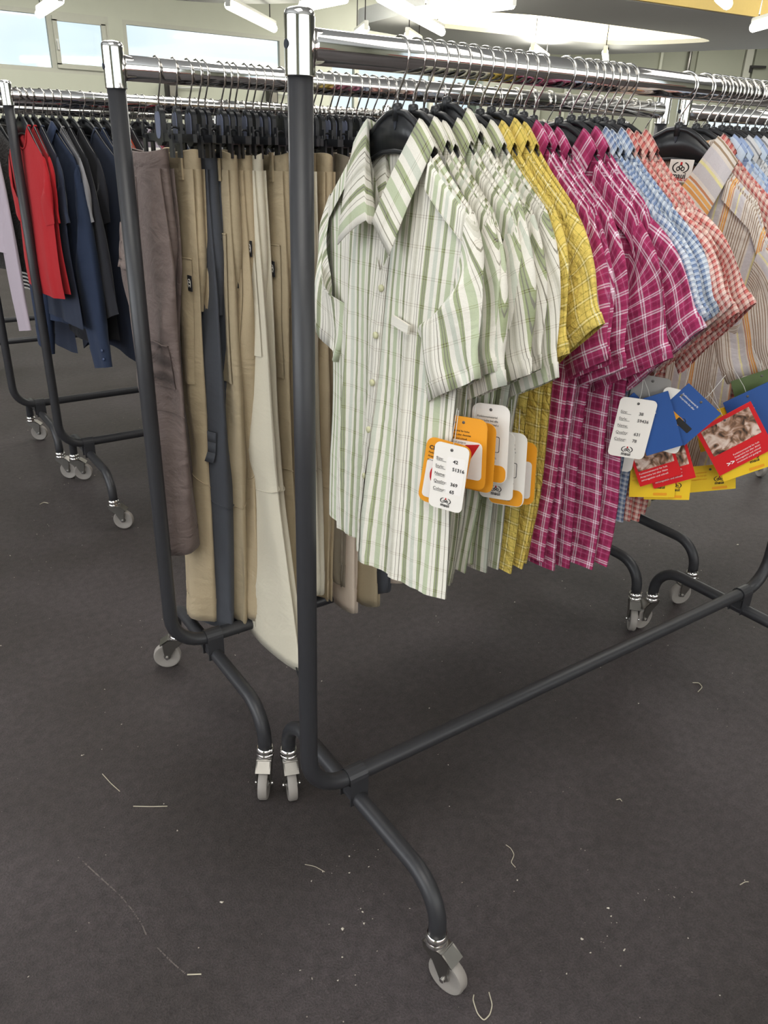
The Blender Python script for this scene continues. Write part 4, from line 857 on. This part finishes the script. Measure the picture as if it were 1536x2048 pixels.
# ------------------------------------------------------------------ hang tags with their print
TXT = {}
def text_mesh(body, size, bold=False):
    key = (body, size)
    if key not in TXT:
        c = bpy.data.curves.new('t', 'FONT'); c.body = body; c.size = size; c.resolution_u = 2; c.extrude = .00008
        if bold: c.offset = size * .02
        o = bpy.data.objects.new('t', c); COL.objects.link(o)
        me = bpy.data.meshes.new_from_object(o); bpy.data.objects.remove(o)
        me.materials.clear(); me.materials.append(CL['ink']); TXT[key] = me
    return TXT[key]
def text(parent, body, x, z, size, mat, off=.0010, bold=False, rot=0.):
    o = mobj('lettering', text_mesh(body, size, bold), parent, mat); o.location = (x, -off, z); o.rotation_euler = (R(90), rot, 0); return o
def logo(parent, x, z, sc, off=.0012, word=True):
    g = G()
    for k in (-1, 1):
        a = np.linspace(-1.05, 1.05, 9); oy = np.stack([k * np.cos(a) * 1.0, np.sin(a) * .62], 1); iy = np.stack([k * (np.cos(a) * 1.02 - .17), np.sin(a) * .56], 1)
        P = np.array([[(p[0], 0, p[1]) for p in oy], [(p[0], 0, p[1]) for p in iy]]) * sc + np.array([x, -off, z]); g.grid(P)
    for cx, cz in ((-.27, -.12), (.27, -.12), (0, .05)):
        P = np.array([[(cx + r_ * math.cos(t), 0, cz + r_ * math.sin(t)) for t in np.linspace(.3, 2 * PI + .3, 14)] for r_ in (.24, .13)]) * sc + np.array([x, -off, z]); g.grid(P)
    g.obj('emblem', CL['ink'], parent, smooth=False)
    G().add(np.array([(-.12, 0, .25), (.12, 0, .25), (.12, 0, .55), (-.12, 0, .55)]) * sc + np.array([x, -off, z]), [(0, 1, 2, 3)]).obj('emblem_accent', CL['redink'], parent, smooth=False)
    if word: text(parent, 'maui', x - .86 * sc, z - 1.1 * sc, .86 * sc, CL['ink'], off, True)
def bar(parent, x, z, w, h, mat, off=.0009, r_=None):
    P = rrect(w, h, r_ if r_ else min(w, h) * .12); o = G().prism([(a + x, b_ + z) for a, b_ in P], -off - .0001, -off, 'xz').obj('print_panel', mat, parent, smooth=False); return o
def card(loc, w, h, yaw, roll, mat, label, r_=.008, string=True, pitch=0.):
    o = G().prism(rrect(w, h, r_), -.0006, .0006, 'xz').obj('hang_tag', mat, None, smooth=False)
    o.location = loc; o.rotation_euler = (R(pitch), R(roll), R(yaw)); tag(o, label, 'tag', 'hang tags of the check shirts')
    if string: G().tube([(0, .0008, h / 2 - .008), (.001, .003, h / 2 + .01), (-.002, .012, h / 2 + .045)], .0005, 4).obj('string', CL['clear'], o)
    G().lathe([(1e-7, -.0011), (.0022, -.0011), (.0022, -.0005)], 10, (0, 0, h / 2 - .008), 'y').obj('eyelet', CL['greyink'], o)
    return o
def size_print(o, w, h, vals, faint=False):
    ink = CL['greyink'] if faint else CL['ink']
    for k, (a, b_) in enumerate(zip(('Size:', 'Style:', 'Name:', 'Quality:', 'Colour:'), vals)):
        z = h * (.24 - .115 * k); text(o, a, -w * .42, z, h * .062, CL['greyink']); bar(o, -w * .26, z - h * .012, w * .28, .0006, CL['greyink'])
        if b_: text(o, b_, w * .08, z - h * .006, h * .072, ink, .0012, True)
    logo(o, 0, -h * .36, w * .16)
def lines(o, x, z, w, n, dz, mat, size=.0042):
    body = ['Funktionsmaterial für hohe', 'Ansprüche bei aller Aktivität', 'atmungsaktiv und schnell', 'trocknend und geeignet']
    for k in range(n): text(o, body[k % 4][:max(4, int(w / size * 1.9))], x, z - k * dz, size, mat)
t = card((.118, -.192, .943), .050, .098, -60, 3, CL['paper'], 'white size tag reading 42 hanging in front of the orange tag'); bar(t, .008, .004, .026, .054, CL['whiteink'], .0007); size_print(t, .050, .098, ('42', '51316', '', '369', '65'))
t = card((.130, -.168, .937), .066, .100, -58, 6, CL['orangecard'], 'orange hang tag with a red disc behind the size tag', .012); text(t, 'CMT', -.028, .032, .0085, CL['ink'], .001, True); lines(t, -.028, .026, .05, 3, .0055, CL['ink'], .0038); bar(t, 0, -.012, .056, .060, CL['whiteink'], r_=.006)
G().lathe([(1e-7, -.0013), (.021, -.0013), (.021, -.0011)], 24, (0, 0, -.004), 'y').obj('red_disc', CL['redink'], t); G().lathe([(.005, -.0016), (.008, -.0016), (.008, -.0014), (.005, -.0014)], 18, (.010, 0, .0), 'y').obj('ring_print', CL['orangecard'], t)
t = card((.158, -.172, .966), .072, .104, -66, -3, CL['orangecard'], 'large orange hang tag hanging behind the disc tag', .012); text(t, 'CMT', -.030, .037, .009, CL['ink'], .001, True); lines(t, -.032, .030, .06, 4, .0055, CL['ink'], .0038); bar(t, 0, -.010, .060, .056, CL['whiteink'], r_=.007)
G().add([(.004, -.0014, .012), (.026, -.0014, .016), (.008, -.0014, -.016)], [(0, 2, 1)]).obj('triangle_print', CL['redink'], t)
t = card((.176, -.170, .957), .072, .104, -66, -2, CL['orangecard'], 'second large orange hang tag, edge showing', .012)
def wo(loc, yaw, lab):
    t = card(loc, .056, .116, yaw, -3, CL['paper'], lab, .012); lines(t, -.02, .038, .04, 3, .0055, CL['greyink'], .0042); bar(t, .004, .0, .022, .024, CL['greyink'], .0007); bar(t, .004, .0, .020, .022, CL['paper'], .0009)
    bar(t, 0, -.044, .052, .026, CL['orangecard'], r_=.009); logo(t, .0, -.040, .009); lines(t, -.02, -.022, .04, 2, .0055, CL['greyink'], .0038); return t
wo((.200, -.180, .974), -62, 'tall white hang tag with orange foot nearest the sleeves')
t = card((.222, -.176, .934), .052, .104, -62, -4, CL['paper'], 'plain white hang tag between two orange footed ones'); logo(t, .0, -.036, .009)
wo((.242, -.178, .925), -60, 'white hang tag with orange foot beside the yellow shirts')
t = card((.268, -.170, .912), .062, .100, -60, -3, CL['orangecard'], 'orange hang tag with a red disc against the yellow shirts', .012); bar(t, 0, -.010, .050, .060, CL['whiteink'], r_=.006); G().lathe([(1e-7, -.0013), (.020, -.0013), (.020, -.0011)], 24, (-.004, 0, .004), 'y').obj('red_disc', CL['redink'], t)
# second bunch, between the magenta and orange shirts
t = card((.490, -.200, .953), .058, .100, -44, 4, CL['paper'], 'white size tag reading 38 in the middle bunch'); size_print(t, .058, .100, ('38', '59436', '', '631', '78'), True)
t = card((.512, -.165, .913), .056, .100, -44, 2, CL['paper'], 'white size tag peeking out behind the tag reading 38'); size_print(t, .056, .100, ('', '', '', '', ''), True)
def blue(loc, w, h, yaw, roll, lab, mark=True):
    t = card(loc, w, h, yaw, roll, CL['bluecard'], lab, .001)
    if mark: bar(t, -w * .2, -h * .22, w * .5, h * .2, CL['orangecard'], r_=.001); bar(t, w * .12, -h * .2, w * .4, h * .14, CL['ink'], .0011, .001); text(t, 'm', -w * .36, -h * .42, .014, CL['whiteink'], .0013, True)
    lines(t, -w * .42, h * .25, w * .6, 2, .006, CL['whiteink'], .0042); return t
blue((.505, -.186, .952), .078, .078, -44, 40, 'blue square hang tag behind the tag reading 38')
blue((.522, -.222, .962), .058, .096, -44, -24, 'dark blue leaning hang tag in the middle bunch', False)
card((.520, -.196, .990), .058, .090, -46, 6, CL['greycard'], 'grey smoky hang tag at the top of the middle bunch')
t = card((.545, -.231, .966), .058, .104, -44, 10, CL['paper'], 'white hang tag right of the blue ones'); logo(t, .012, .004, .010, word=False)
blue((.560, -.246, .978), .074, .074, -44, 38, 'rightmost blue hang tag of the middle bunch')
def redc(loc, yaw, roll, lab, w=.07, h=.07):
    t = card(loc, w, h, yaw, roll, CL['redcard'], lab, .001); bar(t, 0, h * .16, w * .86, h * .54, CL['photo'], r_=.001); return t
def photo():
    m, nt, b = newmat('printed photograph of stones and sand'); N = nt.nodes.new; tc = N('ShaderNodeTexCoord')
    n1 = N('ShaderNodeTexNoise'); n1.inputs['Scale'].default_value = 45; n1.inputs['Detail'].default_value = 7; n1.inputs['Distortion'].default_value = 1.2; nt.links.new(tc.outputs['UV'], n1.inputs['Vector'])
    rp = N('ShaderNodeValToRGB'); e = rp.color_ramp.elements; e[0].position = .36; e[0].color = lin((48, 40, 34)); e[1].position = .62; e[1].color = lin((226, 206, 192))
    q = e.new(.46); q.color = lin((150, 112, 88)); q = e.new(.53); q.color = lin((206, 176, 160)); nt.links.new(n1.outputs['Fac'], rp.inputs['Fac']); nt.links.new(rp.outputs['Color'], b.inputs['Base Color']); b.inputs['Roughness'].default_value = .4; return m
CL['photo'] = photo()
for loc, roll, lab in (((.556, -.208, .884), -26, 'red hang tag below the tag reading 38'), ((.578, -.222, .880), -24, 'second red hang tag below the blue ones')):
    t = redc(loc, -46, roll, lab); lines(t, -.030, -.014, .06, 3, .0062, CL['whiteink'], .0045)
def yel(loc, yaw, roll, lab, w=.075, h=.06):
    t = card(loc, w, h, yaw, roll, CL['yellowcard'], lab, .001); logo(t, w * .18, -h * .05, .0095); lines(t, -w * .45, h * .22, w * .5, 3, .0065, CL['orangecard'], .0045); bar(t, w * .18, -h * .40, w * .3, .005, CL['orangecard'], r_=.001); return t
yel((.566, -.204, .846), -46, -6, 'yellow hang tag under the first red tag'); yel((.588, -.219, .842), -46, -6, 'yellow hang tag under the second red tag')
# third bunch in front of the orange striped shirt
t = redc((.690, -.262, .918), -40, -36, 'large red hang tag with a printed photograph', .098, .098); t.children[-1].location.z = .002
text(t, '>>', -.030, -.040, .012, CL['whiteink'], .0012, True); lines(t, -.014, -.026, .06, 4, .0055, CL['whiteink'], .0044)
yel((.705, -.225, .926), -40, -22, 'yellow hang tag tucked behind the big red one', .085, .07); yel((.712, -.274, .884), -40, -26, 'yellow hang tag below the big red one', .085, .062); yel((.700, -.228, .832), -44, -12, 'yellow hang tag at the orange striped hem', .085, .05)
blue((.745, -.262, .945), .080, .110, -40, -32, 'blue hang tag right of the big red one', False); card((.760, -.235, .966), .056, .09, -40, 4, CL['paper'], 'white hang tag behind the right hand blue one')
t = card((.775, -.262, .960), .10, .14, -40, -24, CL['greencard'], 'dark green booklet tag at the right edge', .002); lines(t, -.04, .0, .08, 3, .010, CL['whiteink'], .007); bar(t, .01, .03, .05, .014, CL['paper'], r_=.001)
# neck labels sewn into the collars
def neck_label(x, yaw, z, w, h, y=0., word=True, lab=''):
    o = G().prism(rrect(w, h, .001), -.0004, .0004, 'xz').obj('neck_label', CL['paper'], None, smooth=False); o.location = (x, y, z); o.rotation_euler = (R(-6), 0, R(yaw - 90)); tag(o, lab, 'label')
    logo(o, 0, h * .14, w * .36, .0008, word); 
    if word: text(o, 'NATURAL LINE', -w * .42, -h * .44, h * .17, CL['redink'], .0009, True)
    return o
neck_label(.742 - .0125, 8, HT - .130, .044, .036, -.028, True, 'white woven neck label inside the orange striped collar')
neck_label(.146, 0, HT - .152, .030, .030, -.012, False, 'white neck label inside the green striped collar')
# paper tags among the tops across the aisle
for k, (loc, w, h, yaw, lab) in enumerate((((.470, YC - .18, 1.262), .055, .11, -20, 'paper tag on the mauve top'), ((.39, YC - .20, .66), .04, .10, -20, 'upper white paper tag low beside the navy tops'), ((.395, YC - .21, .60), .055, .08, -20, 'middle white paper tag low beside the navy tops'), ((.40, YC - .2, .46), .03, .10, -30, 'lowest white paper tag beside the trousers post'), ((.335, YC + .02, 1.285), .05, .05, 30, 'small rosy tag in the neck of the navy tank'))):
    t = card(loc, w, h, yaw, 0, CL['paper'] if k < 4 else plain('rosy card', (186, 150, 146), .5), lab, .003); t['group'] = 'paper tags of the tops'
    if k == 0: bar(t, 0, .02, .03, .02, CL['greycard']); bar(t, 0, -.02, .034, .014, CL['greyink'])

# ------------------------------------------------------------------ threads and lint on the floor
M['thread'] = plain('pale thread', (196, 188, 168), .8)
def thread(pts, lab, r_=.0009):
    P = np.array(pts, float); n = len(P); t = np.linspace(0, n - 1, n * 8); Q = np.stack([np.interp(t, range(n), P[:, k]) for k in range(2)], 1)
    for _ in range(6): Q[1:-1] = (Q[:-2] + 2 * Q[1:-1] + Q[2:]) / 4
    c = Q.mean(0); V = np.concatenate([Q - c, np.full((len(Q), 1), r_)], 1)
    o = G().tube(V, r_, 5).obj('loose_thread', M['thread']); o.location = (c[0], c[1], 0); tag(o, lab, 'thread', 'threads on the floor'); return o

TH = [([(0.1378, -0.3398), (0.1305, -0.3456), (0.1212, -0.3686), (0.1227, -0.3839), (0.1382, -0.3818), (0.1534, -0.3712), (0.1631, -0.351)], 'looped pale thread on the floor near the front caster', .0011),
      ([(0.409, -0.1273), (0.4117, -0.14), (0.4064, -0.1566), (0.3869, -0.1668), (0.3863, -0.1812)], 'wavy pale thread on the floor right of the bent foot', .0008), ([(1.2432, 0.0051), (1.2592, -0.0049), (1.2499, -0.0229), (1.2214, -0.0285)], 'curled thread on the floor beyond the low rail', .0012),
      ([(-0.2225, 0.4061), (-0.19, .384), (-0.1592, 0.3655)], 'straight pale thread on the floor left of the front caster', .0010), ([(-0.2508, 0.5417), (-.243, .50), (-0.2337, 0.4661)], 'thin slanted thread on the open floor at left', .0008), ([(-0.2692, -0.0292), (-.258, -.036), (-0.248, -0.042)], 'short straw coloured thread low at left', .0013),
      ([(0.7129, -0.1715), (0.7223, -0.1739), (0.7201, -0.1816)], 'tiny curled thread in the middle of the floor', .0009), ([(0.7472, -0.466), (0.7626, -0.4674), (0.7688, -0.4714)], 'tiny thread at the right edge of the floor', .0009), ([(-0.0237, 2.1497), (-0.0058, 2.1614), (0.0071, 2.1426)], 'bent bit of thread near the aisle rack casters', .0013),
      ([(0.0224, 0.0633), (0.0373, 0.0478), (0.0478, 0.0249)], 'faint hair thin thread beside the front post', .0006)]
for p, lab, r_ in TH: thread(p, lab, r_)
M['lint'] = plain('pale lint', (204, 196, 182), .9)
g = G(); rs = np.random.RandomState(4)
for k in range(760):
    x, y = rs.uniform(-1.0, 2.2), rs.uniform(-1.0, 3.2)
    if k < 60: c = [(.11, .0), (.05, -.10), (.42, -.40), (-.05, -.2), (.6, -.42)][k % 5]; x, y = c[0] + rs.randn() * .035, c[1] + rs.randn() * .035
    sz = abs(rs.randn()) * .0012 + .0005; a = rs.uniform(0, 6.28, 5); a.sort(); q = np.array([(x + sz * rs.uniform(.6, 1.5) * math.cos(t), y + sz * rs.uniform(.5, 1.3) * math.sin(t)) for t in a])
    V = np.concatenate([np.concatenate([q, np.full((5, 1), .0002)], 1), [[x, y, .0006 + sz * .4]]]); g.add(V, [(i, (i + 1) % 5, 5) for i in range(5)])
tag(g.obj('floor_lint', M['lint'], smooth=False), 'scattered pale lint flecks lying on the dark floor', 'lint', kind='stuff')

# faint scuff marks trodden into the floor
M['scuff'] = plain('chalky scuff', (112, 104, 100), .9, 0, .35, 120)
fl = bpy.data.objects['floor']
rs = np.random.RandomState(9)
for pts in ([(-0.3623, 0.3375), (-0.3439, 0.2774), (-0.3181, 0.1982), (-0.3084, 0.1523), (-0.3031, 0.1106), (-0.3037, 0.0864)], [(-0.2954, 0.0509), (-0.2829, 0.0079), (-0.2707, -0.026)]):
    P = np.array(pts); n = len(P); t = np.linspace(0, n - 1, n * 14); Q = np.stack([np.interp(t, range(n), P[:, k]) for k in range(2)], 1)
    for _ in range(8): Q[1:-1] = (Q[:-2] + 2 * Q[1:-1] + Q[2:]) / 4
    T_ = np.gradient(Q, axis=0); N_ = np.stack([-T_[:, 1], T_[:, 0]], 1) / np.linalg.norm(T_, axis=1)[:, None]; g = G()
    for k in range(len(Q) - 1):          # broken dabs rather than one clean line
        if rs.rand() < .30: continue
        w0 = .0006 + .0012 * rs.rand(); q = [Q[k] - N_[k] * w0, Q[k] + N_[k] * w0, Q[k + 1] + N_[k + 1] * w0 * .7, Q[k + 1] - N_[k + 1] * w0 * .7]
        V = [(a[0], a[1], .00005) for a in q] + [(a[0], a[1], .0003) for a in q]; g.add(V, [(4, 5, 6, 7), (0, 1, 5, 4), (1, 2, 6, 5), (2, 3, 7, 6), (3, 0, 4, 7)])
    g.obj('scuff_mark', M['scuff'], fl, smooth=False)
